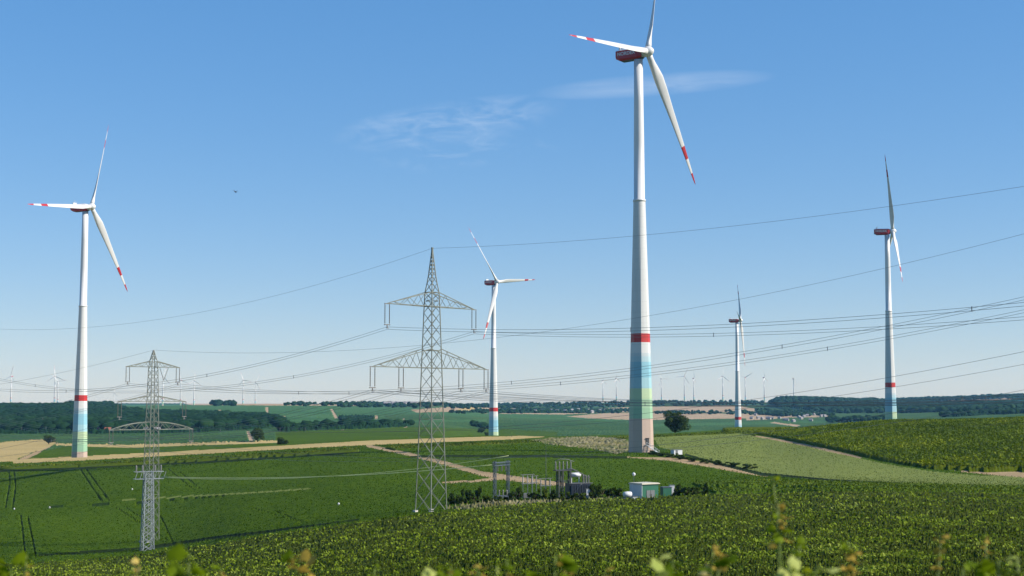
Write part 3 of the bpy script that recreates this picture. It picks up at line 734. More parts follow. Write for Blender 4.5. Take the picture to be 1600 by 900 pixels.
for c_ in corners(2.02, 0): b.box((c_.x, c_.y, .1),(.7,.7,.5), mi=1)
b.build('lattice_body', [m_gal, m_conc], p1)
b = MB(); zp = [z_up+2.6]
while zp[-1] < H1 - 1.2: zp.append(zp[-1] + max(.7, 1.9*hw1(zp[-1])))
body(b, zp + [H1], hw1, .13, .07); b.box((0,0,H1),(.3,.3,.35)); b.build('peak', m_gal, p1)
AT1 = []
for s in (-1, 1):
    a = arm(s, z_up, 11.3, hw1(z_up), 2.6, .13, .07, 3).build('crossarm', m_gal, p1)
    insulator(s*11.2, z_up, 4.4).build('insulator', m_ins, p1); AT1.append(('upper', s, 11.2, z_up-4.4))
    a = arm(s, z_lo, 14.7, hw1(z_lo), 3.5, .13, .07, 4).build('crossarm', m_gal, p1)
    for x in (14.6, 7.7):
        insulator(s*x, z_lo, 4.3).build('insulator', m_ins, p1); AT1.append(('lower', s, x, z_lo-4.3))
# --- the small pylon farther left
P2 = on_ground(237, 318); top2 = unproj(236, 547, 318).z; H2 = top2 - P2.z
za = [unproj(236, y, 318).z - P2.z for y in (573.5, 627.5, 671)]
LA = [6.6, 8.4, 10.3]
p2 = empty('lattice_pylon', P2, 'slimmer three-armed lattice pylon at left, behind the short grey mast', 'pylon', 'lattice pylons', R(44))
def hw2(z):
    k = [(0,1.45),(za[2],1.05),(za[0],.75),(za[0]+1.4,.6),(H2,.06)]
    for (a, p), (c, q) in zip(k, k[1:]):
        if z <= c: return p + (q-p)*(z-a)/(c-a)
    return .06
zs = [0]
while zs[-1] < za[0] - .8: zs.append(zs[-1] + 1.9*hw2(zs[-1]))
b = MB(); body(b, zs + [za[0]+1.4], hw2, .12, .06, horiz=(0,4,8))
zp = [za[0]+1.4]
while zp[-1] < H2 - 1: zp.append(zp[-1] + max(.6, 1.9*hw2(zp[-1])))
b2 = MB(); body(b2, zp + [H2], hw2, .11, .06)
for c_ in corners(1.45, 0): b.box((c_.x, c_.y, .1),(.5,.5,.5), mi=1)
b.build('lattice_body', [m_gal, m_conc], p2); b2.build('peak', m_gal, p2)
AT2 = []
for lv in range(3):
    for s in (-1, 1):
        h_ = (1.3, 1.3, 1.7)[lv]
        ar = arm(s, za[lv], LA[lv], hw2(za[lv]), h_, .14, .07, 3, curved=.35 if lv == 2 else 0).build('crossarm', m_gal, p2)
        ln = 3.9 if lv < 2 else 3.2
        insulator(s*(LA[lv]-.35), za[lv], ln, .42).build('insulator', m_ins, p2); AT2.append((lv, s, LA[lv]-.35, za[lv]-ln))
b = MB()
b.bar((1.6,0,za[0]),(2.7,0,za[0]-3.0),.13,6); b.bar((3.8,0,za[0]),(2.7,0,za[0]-3.0),.13,6)
b.build('insulator', m_ins, p2)
# --- short grey terminal mast in front of it
PM = on_ground(233, 300); HM = unproj(233, 736, 300).z - PM.z
mst = empty('terminal_mast', PM, 'short dense grey lattice mast in front of the three-armed pylon, holding two thick cables', 'mast', None, R(30))
hwm = lambda z: 1.15 - .35*z/HM
zs = [HM*i/11 for i in range(12)]
b = MB(); body(b, zs, hwm, .14, .085, horiz=(0,11)); b.build('lattice_body', m_gal2, mst)
b = MB()
for z_ in (HM-.1, HM-1.6):
    b.bar((-3.0,-.7,z_),(3.0,-.7,z_),.14); b.bar((-3.0,.7,z_),(3.0,.7,z_),.14); b.bar((-3,-.7,z_),(-3,.7,z_),.12); b.bar((3,-.7,z_),(3,.7,z_),.12)
for k in range(7):
    x = -3 + k; b.bar((x,-.7,HM-1.6),(x+.5,-.7,HM-.1),.08); b.bar((x,.7,HM-.1),(x,-.7,HM-.1),.08)
b.build('platform', m_gal2, mst)
for x in (-2.6,-1.3,1.3,2.6):
    bb = MB(); bb.lathe([(.1,0)] + [v for k in range(5) for v in ((.22,.1+k*.22),(.12,.2+k*.22))] + [(.1,1.3)], 8, (x,0,HM-.05)); bb.build('insulator', m_ins, mst)

# ------------------------------------------------------------------ overhead cables
def local(P, yaw, x, z): return Vector((P.x + x*math.cos(yaw), P.y + x*math.sin(yaw), P.z + z))
dirR = Vector((math.sin(YAW), -math.cos(YAW), 0)); dirR2 = Vector((.81,-.586,0))
def span(start, d, length, bb_, cc_, n=44, off=Vector((0,0,0))):
    return [start + d*(length*k/n) + Vector((0,0, bb_*(length*k/n) + cc_*(length*k/n)**2)) + off for k in range(n+1)]
def cable(label, start, dR, bR, cR, lenR, bL, cL, lenL, bundle, group, r=.028, name='overhead_cable'):
    t = empty(name, start, label, 'power line', group)
    offs = [Vector((0,0,0))] if not bundle else [Vector((0,0,-.22)), Vector((0,0,.22))]
    for o_ in offs:
        right = span(Vector((0,0,0)), dR, lenR, bR, cR, off=o_); left = span(Vector((0,0,0)), -dR, lenL, bL, cL, off=o_)
        b = MB(); b.path(left[::-1] + right[1:], r, 5); b.build('conductor' if bundle else 'ground_wire', m_wire, t)
    if bundle:
        for pts, step in ((span(Vector((0,0,0)), dR, lenR, bR, cR), 9), (span(Vector((0,0,0)), -dR, lenL, bL, cL), 9)):
            for k in range(step, len(pts)-1, step):
                MB().bar(pts[k]+Vector((0,0,-.34)), pts[k]+Vector((0,0,.34)), .10).build('spacer', m_wire, t)
    return t
GA = 'cables of the big pylon'; GB = 'cables of the slim pylon'
cable('thin single wire running over the very tip of the big pylon', local(P1, YAW, 0, H1), dirR, -.052, .00048, 270, -.175, .00073, 330, False, GA, r=.022)
nm = {('upper',-1,11.2):'cable bundle hanging under the left tip of the big pylon\'s upper arm', ('upper',1,11.2):'cable bundle hanging under the right tip of the big pylon\'s upper arm',
 ('lower',-1,14.6):'cable bundle at the outer left end of the big pylon\'s lower arm', ('lower',-1,7.7):'cable bundle at the inner left insulators of the big pylon\'s lower arm',
 ('lower',1,7.7):'cable bundle at the inner right insulators of the big pylon\'s lower arm', ('lower',1,14.6):'cable bundle at the outer right end of the big pylon\'s lower arm'}
for lev, s, x, z in AT1:
    xx = x
    cable(nm[(lev, s, xx)], local(P1, YAW, s*x, z), dirR, -.066 if lev == 'upper' else -.068, .00049, 265, -.19, .00085, 260, True, GA)
cable('thin single wire running over the tip of the slim three-armed pylon', local(P2, R(44), 0, H2), dirR2, -.0623, .000676, 260, -.16, .0006, 240, False, GB, r=.022)
lv_n = ['top', 'middle', 'lowest']
for lv, s, x, z in AT2:
    cable('cable from the %s end of the slim pylon\'s %s arm' % ('left' if s < 0 else 'right', lv_n[lv]), local(P2, R(44), s*x, z), dirR2, -.075, .00067, 255, -.20, .0008, 240, lv == 0, GB, r=.026)

# ------------------------------------------------------------------ substation
m_green = mat('container_green', (.015,.10,.06), .45, var=.12)
m_wpaint = mat('white_paint', (.54,.55,.57), .5, var=.05)
m_roof = mat('pale_roof', (.44,.42,.34), .7, var=.1)
m_post = mat('post_grey', (.065,.085,.115), .6, var=.15)
m_lgrey = mat('light_grey', (.11,.12,.125), .6, var=.1)
def place(name, px, D, label, cat, group=None, rz=0, dz=0):
    p = on_ground(px, D); p.z += dz
    return empty(name, p, label, cat, group, rz)
def zh(px, y, D): return unproj(px, y, D).z - on_ground(px, D).z
# portal gantry
g = place('portal_gantry', 773, 285, 'tall grey two-post portal taking the thick cables beside the dirt track', 'gantry', None, R(62))
gh = zh(773, 712, 285); gl = 5.6
for x in (0, gl):
    b = MB()
    for z0 in range(int(gh/1.1)):
        z_ = z0*1.1
        for (sx_, sy_) in ((-1,-1),(1,-1),(1,1),(-1,1)): b.bar((x+sx_*.22, sy_*.22, z_),(x+sx_*.22, sy_*.22, z_+1.1), .09)
        b.bar((x-.22,-.22,z_),(x+.22,-.22,z_+1.1),.05); b.bar((x+.22,.22,z_),(x-.22,.22,z_+1.1),.05); b.bar((x-.22,.22,z_),(x-.22,-.22,z_+1.1),.05); b.bar((x+.22,-.22,z_),(x+.22,.22,z_+1.1),.05)
    b.build('post', m_post, g)
b = MB()
for y_ in (-.3,.3):
    b.bar((-.5,y_,gh-1.4),(gl+.5,y_,gh-1.4),.1); b.bar((-.5,y_,gh-2.0),(gl+.5,y_,gh-2.0),.1)
    for k in range(9): b.bar((-.5+k*.72,y_,gh-2.0),(-.5+(k+.5)*.72,y_,gh-1.4),.05)
b.build('crossbeam', m_post, g)
for k in range(3): 
    x = 1.2 + k*1.7; b = MB(); b.lathe([(.06,0)] + [v for q in range(6) for v in ((.16,-.1-q*.18),(.08,-.18-q*.18))], 8, (x,0,gh-2.1)); b.build('insulator', m_ins, g)
# two thick cables to the gantry
def sag_cable(label, a, c, sag, r):
    pts = [a.lerp(c, k/30) - Vector((0,0,sag*4*(k/30)*(1-k/30))) for k in range(31)]
    t = MB(); t.path([p - a for p in pts], r, 6); o = t.build('thick_cable', m_wire2); o.location = a
    return tag(o, label, 'cable', 'thick pale cables to the portal')
mh = on_ground(233,300)
sag_cable('pale thick cable sagging low across the field to the left post of the portal', Vector((unproj(251,745,300).x, 300, unproj(251,745,300).z)), unproj(772,726,286), 1.15, .075)
sag_cable('pale thick cable reaching the far right post of the portal, upper of the two', Vector((unproj(252,746,301).x, 301, unproj(252,746,301).z)), unproj(795,712,291), 1.95, .055)
# switch frames
def switch_frame(px, D, label, h, n=3, rz=R(30), w=1.1, arch=False):
    t = place('switch_frame', px, D, label, 'switchgear', 'switch frames of the substation', rz)
    for k in range(n):
        x = k*w
        MB().bar((x,0,0),(x,0,h*.62),.10).bar((x-.15,0,0),(x+.15,0,0),.3).build('post', m_post, t)
        b = MB(); b.lathe([(.08,0)] + [v for q in range(6) for v in ((.17,.05+q*h*.055),(.09,.1+q*h*.055))] + [(.06,h*.38)], 8, (x,0,h*.62)); b.build('insulator', m_ins, t)
    b = MB(); b.bar((-.3,0,h*.62),((n-1)*w+.3,0,h*.62),.16); b.bar((-.5,.1,h),((n-1)*w+.6,.1,h+.05),.1); b.build('crossbeam', m_lgrey, t)
    return t
switch_frame(817, 290, 'switch frame of thin posts nearest the two-post portal', zh(817,742,290), 3)
switch_frame(831, 305, 'switch frame standing behind and right of the one nearest the portal', zh(831,744,305), 2)
switch_frame(845, 292, 'switch frame right beside the thin lightning rod', zh(845,748,292), 3)
lr = place('lightning_rod', 853, 288, 'very thin tall lightning rod between the switch frames and the transformer', 'lightning rod')
lh = zh(853, 692, 288); MB().bar((0,0,0),(0,0,lh*.75),.14,6,w2=.09).build('pole', m_lgrey, lr); MB().bar((0,0,lh*.75),(0,0,lh),.07,6,w2=.03).build('tip', m_lgrey, lr)
# low breaker between the posts
br = place('circuit_breaker', 786, 284, 'low grey cabinet with stubby poles between the portal posts', 'switchgear', None, R(20))
MB().box((0,0,.75),(2.6,.9,.5)).box((-.9,0,.25),(.15,.6,.5)).box((.9,0,.25),(.15,.6,.5)).build('cabinet', m_post, br)
for k in (-1,0,1): b = MB(); b.lathe([(.1,0)]+[v for q in range(5) for v in ((.18,.08+q*.2),(.1,.17+q*.2))]+[(.07,1.1)], 8, (k*.8,0,1.0)); b.build('insulator', m_ins, br)
ct = place('circuit_breaker', 823, 283, 'light grey cabinet on legs among the dark switch posts', 'switchgear', None, R(15))
MB().box((0,0,1.0),(1.5,.8,.9)).box((-.6,0,.28),(.12,.5,.56)).box((.6,0,.28),(.12,.5,.56)).build('cabinet', m_lgrey, ct)
# transformer with its steel frame
tf = place('transformer', 903, 288, 'dark transformer with white oil tank on top in the fenced substation', 'transformer', None, R(18))
MB().box((0,0,1.7),(4.6,2.4,2.6)).box((0,0,.2),(5.0,2.8,.4)).box((0,0,3.05),(4.8,2.6,.12)).build('tank', m_dark, tf)
for y_ in (-1.65, 1.65):
    b = MB()
    for k in range(12): b.box((-2.0+k*.36, y_, 1.75),(.07,.75,2.2))
    b.bar((-2.1,y_,2.8),(2.1,y_,2.8),.12,6); b.bar((-2.1,y_,.7),(2.1,y_,.7),.12,6); b.build('radiator', m_post, tf)
b = MB(); m_ = Matrix.Rotation(math.pi/2, 3, 'Y')
tmp = MB().lathe([(.2,-1.15),(.42,-1.1),(.46,0),(.42,1.1),(.2,1.15)], 20)
b.v = [tuple(m_ @ Vector(v) + Vector((-.6,0,4.75))) for v in tmp.v]; b.f = tmp.f; b.mi = tmp.mi; b.sm = tmp.sm
b.bar((-1.4,0,3.1),(-1.4,0,4.4),.14); b.bar((.2,0,3.1),(.2,0,4.4),.14); b.build('oil_tank', m_wpaint, tf)
for k in range(3):
    b = MB(); b.lathe([(.12,0)] + [v for q in range(7) for v in ((.24,.05+q*.2),(.13,.15+q*.2))] + [(.07,1.6)], 8, (.9+k*.55,-.6,3.1)); b.bar((.9+k*.55,-.6,4.7),(1.3+k*.55,-.9,3.9),.06); b.build('bushing', m_ins, tf)
b = MB()
for k in range(3): b.path([(-2.5,-.9+k*.5,5.9),(-1.5,-.9+k*.5,6.0),(.3,-.9+k*.5,5.1),(1.6,-.9+k*.5,4.4)], .05, 5)
b.build('busbar', m_lgrey, tf)
MB().bar((-2.1,-1.8,.4),(.2,-1.8,3.2),.16).bar((-2.3,-1.8,3.15),(2.5,-1.8,3.15),.14).build('brace', m_lgrey, tf)
fr = place('steel_frame', 872, 286, 'dark steel frame holding a row of bushings left of the transformer', 'frame', None, R(25))
fh = zh(872, 735, 286)
for x in (0,.9,2.6):
    b = MB(); b.bar((x,-.35,0),(x,-.35,fh),.24); b.bar((x,.55,0),(x,.55,fh),.24); b.bar((x,-.35,fh*.5),(x,.55,fh*.5),.1); b.build('post', m_dark, fr)
MB().box((1.2,.1,fh),(4.0,1.2,.22)).box((1.2,.1,fh*.62),(3.6,.2,.2)).build('platform', m_dark, fr)
for k in range(5):
    b = MB(); b.lathe([(.1,0)] + [v for q in range(7) for v in ((.17,.05+q*.22),(.1,.14+q*.22))] + [(.05,1.75)], 8, (-.5+k*.85,.1,fh+.1)); b.build('insulator', m_ins, fr)
MB().path([(-.6,.1,fh+1.9),(.6,.1,fh+2.25),(2.2,.1,fh+2.15),(3.6,.1,fh+1.7)], .07, 6).build('busbar', m_lgrey, fr)
cb = place('control_cabinet', 918, 282, 'small pale upright cabinet at the right end of the transformer', 'cabinet', None, R(10))
MB().box((0,0,1.3),(.9,.7,1.9)).box((0,0,.2),(1.0,.8,.4)).build('cabinet_body', m_lgrey, cb); MB().box((.02,-.37,1.3),(.7,.04,1.6)).build('door', m_wpaint, cb)
# green container hut, corner towards the camera
ch = place('container_hut', 1003, 280, 'green container hut with white end wall and pale flat roof', 'hut', None, R(36))
ch.location.z -= .1; ch.scale = (.92,.92,.95)
hh = zh(1003, 751.5, 280) - .45; LW, WW = 4.6, 4.0
MB().box((LW/2, WW/2, hh/2),(LW, WW-.06, hh)).build('wall', m_green, ch)
e_ = MB(); e_.box((-.04, WW/2, hh/2),(.08, WW, hh)); e_.build('end_wall', m_wpaint, ch)
b = MB(); b.box((LW/2, WW/2, hh+.09),(LW+.5, WW+.5, .18)); b.box((LW/2, WW/2, hh+.22),(LW+.1, WW+.1, .10)); b.build('roof', m_roof, ch)
for x in (1.75, 2.95):
    d_ = MB(); d_.box((x, -.0, 1.1),(1.1,.10,1.9)); d_.build('door', m_lgrey, ch)
    h_ = MB(); h_.box((x+(.4 if x < 2 else -.4), -.08, 1.1),(.06,.06,.3)); h_.build('handle', m_dark, ch)
sb = place('green_cabinet', 1040, 287, 'smaller green cabinet standing against the right end of the hut', 'cabinet', None, R(20))
MB().box((0,0,1.0),(1.9,1.4,2.0),taper=.98).build('cabinet_body', m_green, sb); MB().box((0,0,2.05),(2.1,1.6,.12)).build('roof', m_post, sb)
wb = place('white_cabinet', 1049, 290, 'white box cabinet right of the green cabinet', 'cabinet', None, R(10))
MB().box((0,0,1.2),(.95,.8,1.9)).build('cabinet_body', m_wpaint, wb); MB().box((0,0,2.2),(1.05,.9,.08)).build('roof', m_lgrey, wb)
# water bowser beside the hut
tk = place('tank_trailer', 980, 279, 'small white tank trailer parked at the left end of the hut', 'trailer', None, R(25))
b = MB(); tmp = MB().lathe([(.2,-.85),(.48,-.78),(.55,0),(.48,.78),(.2,.85)], 18)
b.v = [tuple(m_ @ Vector(v) + Vector((0,0,1.25))) for v in tmp.v]; b.f = tmp.f; b.mi = tmp.mi; b.sm = tmp.sm; b.build('tank', m_wpaint, tk)
MB().box((0,0,.5),(2.4,1.1,.12)).bar((1.2,0,.5),(2.1,0,.45),.1).build('chassis', m_dark, tk)
for y_ in (-.65,.65):
    b = MB(); tmp = MB().lathe([(.2,-.1),(.34,-.1),(.34,.1),(.2,.1)], 16); mm = Matrix.Rotation(math.pi/2, 3, 'X')
    b.v = [tuple(mm @ Vector(v) + Vector((0,y_,.34))) for v in tmp.v]; b.f = tmp.f; b.mi = tmp.mi; b.sm = tmp.sm; b.build('wheel', m_dark, tk)
wl = place('white_bin', 991, 277, 'low white bin in front of the hut\'s white end wall', 'bin', None, R(15)); MB().box((0,0,.45),(.9,.7,.8),taper=1.1).build('bin_body', m_wpaint, wl); MB().box((0,0,.92),(1.05,.85,.1)).build('lid', m_lgrey, wl)
lm = place('lamp_post', 990, 284, 'short post with a round white head behind the hut\'s left corner', 'lamp')
lz = zh(990, 741, 284); MB().bar((0,0,0),(0,0,lz-.3),.1,8).build('pole', m_post, lm)
MB().lathe([(.1,-.36),(.3,-.2),(.36,0),(.3,.2),(.1,.34)], 14, (0,0,lz)).build('lamp_head', m_wpaint, lm)
# white container by the big turbine
wc = place('white_container', 1057, 486, 'small white container standing in the grass right of the tall turbine', 'container', None, R(28))
MB().box((0,0,.95),(3.4,2.0,1.7)).box((-1.2,0,.05),(.3,1.9,.3)).box((1.2,0,.05),(.3,1.9,.3)).build('container_body', m_wpaint, wc)
MB().box((0,0,1.86),(3.6,2.2,.12)).build('roof', m_lgrey, wc); MB().box((-.6,-1.02,.95),(.9,.05,1.5)).build('door', m_lgrey, wc)
# pale markers in the field
for px, py, D, lab in ((25,795,400,'white marker stone in the green crop nearest the left edge'),(80,793,405,'white marker stone right of the leftmost one, low in the crop'),(208,764,450,'white marker stone in the crop just left of the slim pylon'),(530,787,320,'white marker stone in the crop left of the big pylon, above the leafy slope')):
    # walk along the sight line to the ground
    dd = min(range(240, 640, 2), key=lambda q: abs(unproj(px, py, q).z - on_ground(px, q).z - .5))
    p = on_ground(px, dd); s_ = MB(); s_.lathe([(.18,-.2),(.22,.1),(.2,.3),(.1,.42)], 7); o = s_.build('marker_stone', m_wpaint); o.location = p + Vector((0,0,.3)); tag(o, lab, 'marker stone', 'white marker stones in the crop')

# ------------------------------------------------------------------ trees and shrubs
m_bark = mat('bark', (.10,.075,.05), .95, var=.3, scale=3)
def crown_cards(name, n, rx, ry, rz_, cz, size, lobes, seed):
    r = np.random.default_rng(seed)
    C = np.stack([r.normal(0,.42,lobes)*rx, r.normal(0,.42,lobes)*ry, cz + r.normal(0,.42,lobes)*rz_], -1)
    C = np.clip(C, [-rx*.8,-ry*.8,cz-rz_*.75], [rx*.8,ry*.8,cz+rz_*.8])
    rad = (.28 + .22*r.random(lobes))*min(rx, rz_)*1.1
    k = r.integers(0, lobes, n); d = r.normal(size=(n,3)); d /= np.linalg.norm(d, axis=1)[:,None]
    q = C[k] + d*(rad[k]*(.55+.45*r.random(n)**.5))[:,None]*np.array([1,1,.85])
    q[:,2] = np.maximum(q[:,2], size*.3)
    nrm = d + r.normal(0,.6,(n,3)); nrm /= np.linalg.norm(nrm, axis=1)[:,None]
    t = np.cross(nrm, r.normal(size=(n,3))); t /= np.linalg.norm(t, axis=1)[:,None]; b_ = np.cross(nrm, t)
    s = (size*(.6+.8*r.random(n)))[:,None]
    VV = np.stack([q-t*s*.5, q+b_*s*.32, q+t*s*.5, q-b_*s*.32],1).reshape(-1,3)
    QQ = (np.arange(n)[:,None]*4+np.arange(4)[None,:])
    return np_mesh(name, VV, QQ)
def trunk_mesh(h, r, reach, seed):
    q = random.Random(seed); b = MB(); b.path([(0,0,-.3),(0.02*h,0,h*.4),(0,.03*h,h)], [r*1.25, r*.85, r*.4], 8)
    for k in range(6):
        a = q.random()*6.28; z0 = h*(.4+.1*k); l_ = reach*(.6+.3*q.random())
        b.path([(0,0,z0),(math.cos(a)*l_*.5, math.sin(a)*l_*.5, z0+l_*.35),(math.cos(a)*l_, math.sin(a)*l_, z0+l_*.8)], [r*.45, r*.28, r*.08], 5)
    return b.mesh('trunk', m_bark)
m_treeleaf = leaf_mat('tree_leaves', (.012,.028,.004), (.045,.075,.009), (.10,.14,.02), scale=.35, trans=.2)
m_shrub = leaf_mat('shrub_leaves', (.016,.034,.005), (.045,.075,.010), (.085,.12,.02), scale=.8, trans=.2)
m_shrub2 = leaf_mat('bright_shrub_leaves', (.035,.062,.005), (.075,.11,.01), (.12,.15,.02), scale=.8, trans=.2)
CR = crown_cards('crown', 9000, 5.6, 5.6, 4.6, 6.6, .55, 34, 3); CR.materials.append(m_treeleaf)
TR = trunk_mesh(6.5, .42, 4.2, 1)
def plant(name, P, me_c, me_t, label, cat, group=None, s=(1,1,1), rz=0):
    t = empty(name, P, label, cat, group, rz); t.scale = s
    link('crown' if me_t else 'foliage', me_c, None, t)
    if me_t: link('trunk' if cat == 'tree' else 'stem', me_t, None, t)
    return t
p = on_ground(1055, 742); p.z = unproj(1055, 672, 742).z
plant('broadleaf_tree', Vector((p.x, p.y, ground_z(p.x, p.y)-1.0)), CR, TR, 'lone round dark broadleaf tree right of the tall turbine', 'tree', None, (1.12,1.12,1.1), 1.0)
# shrubs: prototype meshes
SH = []
for k in range(4):
    me = crown_cards('foliage', 1500, 1.0, .9, .62, .75, .2, 12, 20+k); me.materials.append(m_shrub if k < 3 else m_shrub2); SH.append(me)
STM = MB()
for a in range(5): STM.path([(0,0,-.2),(.25*math.cos(a*1.3),.25*math.sin(a*1.3),.4),(.6*math.cos(a*1.3),.6*math.sin(a*1.3),.95)], [.05,.035,.012], 5)
STM = STM.mesh('stem', m_bark)
shr = [ # px, D, width m, height m, mesh, label
 (707,277,2.6,2.2,0,'dark shrub at the right foot of the big pylon'),(719,276,2.2,1.9,1,'dark shrub second from the big pylon along the slope edge'),
 (728,278,2.4,2.6,2,'taller dark shrub left of the portal'),(739,277,2.8,2.0,0,'wide low shrub halfway between pylon and portal'),
 (748,281,1.2,3.2,1,'narrow upright shrub before the end of the dirt track'),(757,276,2.2,1.4,3,'bright low shrub left of the portal\'s foot'),
 (766,276,1.9,1.3,1,'low dark shrub against the portal\'s left post'),(781,277,2.2,1.2,3,'bright low shrub between the portal posts'),
 (797,278,2.2,1.9,2,'dark shrub under the portal\'s right post'),(809,282,2.6,2.5,0,'dark shrub left of the switch frames'),
 (833,281,2.6,1.8,1,'dark shrub in front of the switch frames'),(850,281,2.4,2.2,3,'bright shrub at the foot of the lightning rod'),
 (863,279,2.2,2.1,0,'dark shrub left of the dark steel frame'),(880,277,2.4,1.8,3,'bright shrub below the dark steel frame'),
 (893,277,2.2,1.6,1,'dark low shrub in front of the transformer\'s left end'),(908,276,3.0,1.7,3,'bright bushy shrub in front of the transformer'),
 (925,282,2.6,2.8,2,'dark shrub right of the pale upright cabinet'),(937,285,3.2,2.6,0,'dark shrub second to the right of the transformer'),
 (950,287,3.0,2.2,1,'dark shrub midway between transformer and hut'),(963,286,2.8,1.9,2,'dark low shrub left of the tank trailer'),
 (1058,287,2.6,2.3,0,'dark shrub right of the white box cabinet'),(1069,286,2.8,2.0,1,'wide dark shrub second right of the hut'),
 (1080,287,2.4,1.7,2,'low dark shrub third right of the hut'),(1101,283,1.8,2.6,0,'upright dark shrub standing alone right of the hut'),
 (1090,289,2.2,1.5,3,'bright low shrub left of the lone upright shrub')]
for k, (px, D, w, h, mi, lab) in enumerate(shr):
    plant('shrub', on_ground(px, D), SH[mi], STM, lab, 'shrub', 'shrubs around the substation', (w/2, w/2, h/1.35), k*1.7)
# hedge along the track right of the turbine
hd = [(1020,500,'first'),(1034,492,'second'),(1049,484,'third'),(1065,476,'fourth'),(1083,468,'fifth'),(1102,460,'sixth'),(1122,452,'seventh'),(1146,444,'eighth'),(1170,434,'ninth')]
for k, (px, D, o_) in enumerate(hd):
    plant('hedge_bush', on_ground(px, D-18), SH[k % 3], STM, '%s bush from the tall turbine in the low hedge along its track' % o_, 'bush', 'low hedge beside the turbine track', (2.6,2.2,1.1), k*2.1)
# trees of the middle distance
mid = [(402,900,691,8,9,'small round tree by the field road right of the slim pylon'),(76,1080,693,8,7,'dark small tree beyond the bare field at far left'),
 (438,760,697,4,5,'small roadside bush on the field road, nearer the slim pylon'),(446,745,698,3,3,'tiny roadside bush right of the other one on the field road'),
 (820,1250,676,8,7,'dark small tree in the valley right of the middle turbine'),(775,1300,672,7,5,'dark bush at the foot of the middle turbine'),
 (762,1500,668,8,6,'valley bush in the dotted line left of the middle turbine, nearest to it'),(752,1600,664,9,6,'valley bush in the dotted line left of the middle turbine, farthest from it'),
 (706,2600,648,10,8,'lone tiny tree in the far green field right of the big pylon'),(630,1700,668,7,5,'tiny tree on the valley floor left of the big pylon')]
for k, (px, D, y, w, h, lab) in enumerate(mid):
    plant('field_tree', on_ground(px, D), CR, TR, lab, 'tree', 'scattered trees of the valley', (w/11, w/11, h/11.5), k*1.3)

# far woods, built as many separate rounded crowns in one object per wood
def ico(sub=1):
    import bmesh
    bm = bmesh.new(); bmesh.ops.create_icosphere(bm, subdivisions=sub, radius=1)
    v = np.array([x.co[:] for x in bm.verts]); f = np.array([[y.index for y in x.verts] for x in bm.faces]); bm.free(); return v, f
IV, IF = ico(2)
def wood(name, poly, dmin, dmax, n, r0, r1, m, label, clump=0.0):
    mask = inside(poly, dmin, dmax, .8); ii, jj = np.nonzero(mask)
    if not len(ii): print('EMPTY', name); return
    wgt = (rows[np.clip(jj+1,0,len(rows)-1)] - rows[jj]) * YG[ii, jj] ; wgt = wgt**.5; wgt /= wgt.sum()
    k = rng.choice(len(ii), n, p=wgt); ii, jj = ii[k], jj[k]
    y = YG[ii,jj] + (rng.random(n)-.5)*(YG[ii,jj]*.005); x = XG[ii,jj] + (rng.random(n)-.5)*4; z = ZG[ii,jj]
    r = r0 + (r1-r0)*rng.random(n)**1.5
    VV = IV[None]*(1+.14*rng.normal(size=(n,len(IV),1))) * r[:,None,None]*np.array([1.15,1.15,.85]); VV = VV + np.stack([x,y,z+r*.75],-1)[:,None,:]
    FF = IF[None] + (np.arange(n)*len(IV))[:,None,None]
    o = link(name, np_mesh(name, VV.reshape(-1,3), FF.reshape(-1,3)), m); tag(o, label, 'wood', kind='stuff')
m_wood = leaf_mat('wood_canopy', (.004,.018,.005), (.009,.030,.008), (.016,.042,.010), scale=.004, trans=0.0, rough=.9)
wood('woodland', [(-300,637),(0,638),(60,638),(100,637),(125,634),(165,636),(182,642),(230,649),(330,652),(420,657),(440,661),(440,668),(360,670),(300,676),(240,678),(120,682),(-300,688)], 1450, 3300, 8000, 4, 7.5, m_wood, 'dark mixed wood covering the slope on the left below the horizon')
wood('woodland', [(105,630),(165,630),(175,637),(105,638)], 2300, 3600, 120, 5, 8, m_wood, 'crest of the dark wood behind the left turbine')
wood('woodland', [(517,631),(600,631.5),(600,637),(517,637)], 3000, 4500, 120, 4, 6.5, m_wood, 'dark hilltop copse left of the big pylon on the horizon')
wood('woodland', [(440,632),(520,632),(520,635.5),(440,635.5)], 2600, 4500, 40, 4, 6, m_wood, 'thin line of small trees on the horizon left of the hilltop copse')
wood('woodland', [(332,629),(366,629),(366,635),(332,635)], 2600, 3600, 30, 5, 8, m_wood, 'small dark copse on the pale hilltop above the slim pylon')
wood('woodland', [(600,629),(1190,627),(1190,634),(1000,636),(860,639),(700,639),(600,637)], 3000, 5600, 900, 3.5, 6.5, m_wood, 'broken line of trees and gardens along the far ridge behind the turbines')
wood('woodland', [(760,642),(870,640),(990,641),(990,646),(860,646),(700,647)], 1800, 4200, 260, 3, 5.5, m_wood, 'belt of trees between the harvested fields left of the tall turbine')
wood('woodland', [(1000,644),(1160,643),(1240,648),(1300,648),(1300,651),(1150,648),(1000,647)], 1800, 4600, 150, 2.5, 4.5, m_wood, 'dotted hedge of trees between the pink fields behind the lone tree')
wood('woodland', [(1186,620),(1215,618),(1330,623),(1400,629),(1560,633),(1640,638),(1560,643),(1400,646),(1300,646),(1220,637)], 2400, 5600, 4200, 5, 8, m_wood, 'blue green wooded ridge behind the right turbine')
wood('woodland', [(1400,625),(1600,618),(1700,614),(1700,619),(1600,622),(1400,629)], 3800, 5700, 700, 4, 7, m_wood, 'dark wood along the farthest ridge at right')
wood('woodland', [(1180,640),(1300,646),(1300,650),(1230,652),(1180,648)], 1800, 4600, 170, 3, 5, m_wood, 'trees mixed between the houses of the far village')
wood('woodland', [(440,669),(560,666),(640,664),(640,667),(560,670),(440,674)], 1100, 2600, 130, 3, 6, m_wood, 'hedge line across the valley floor left of the big pylon')
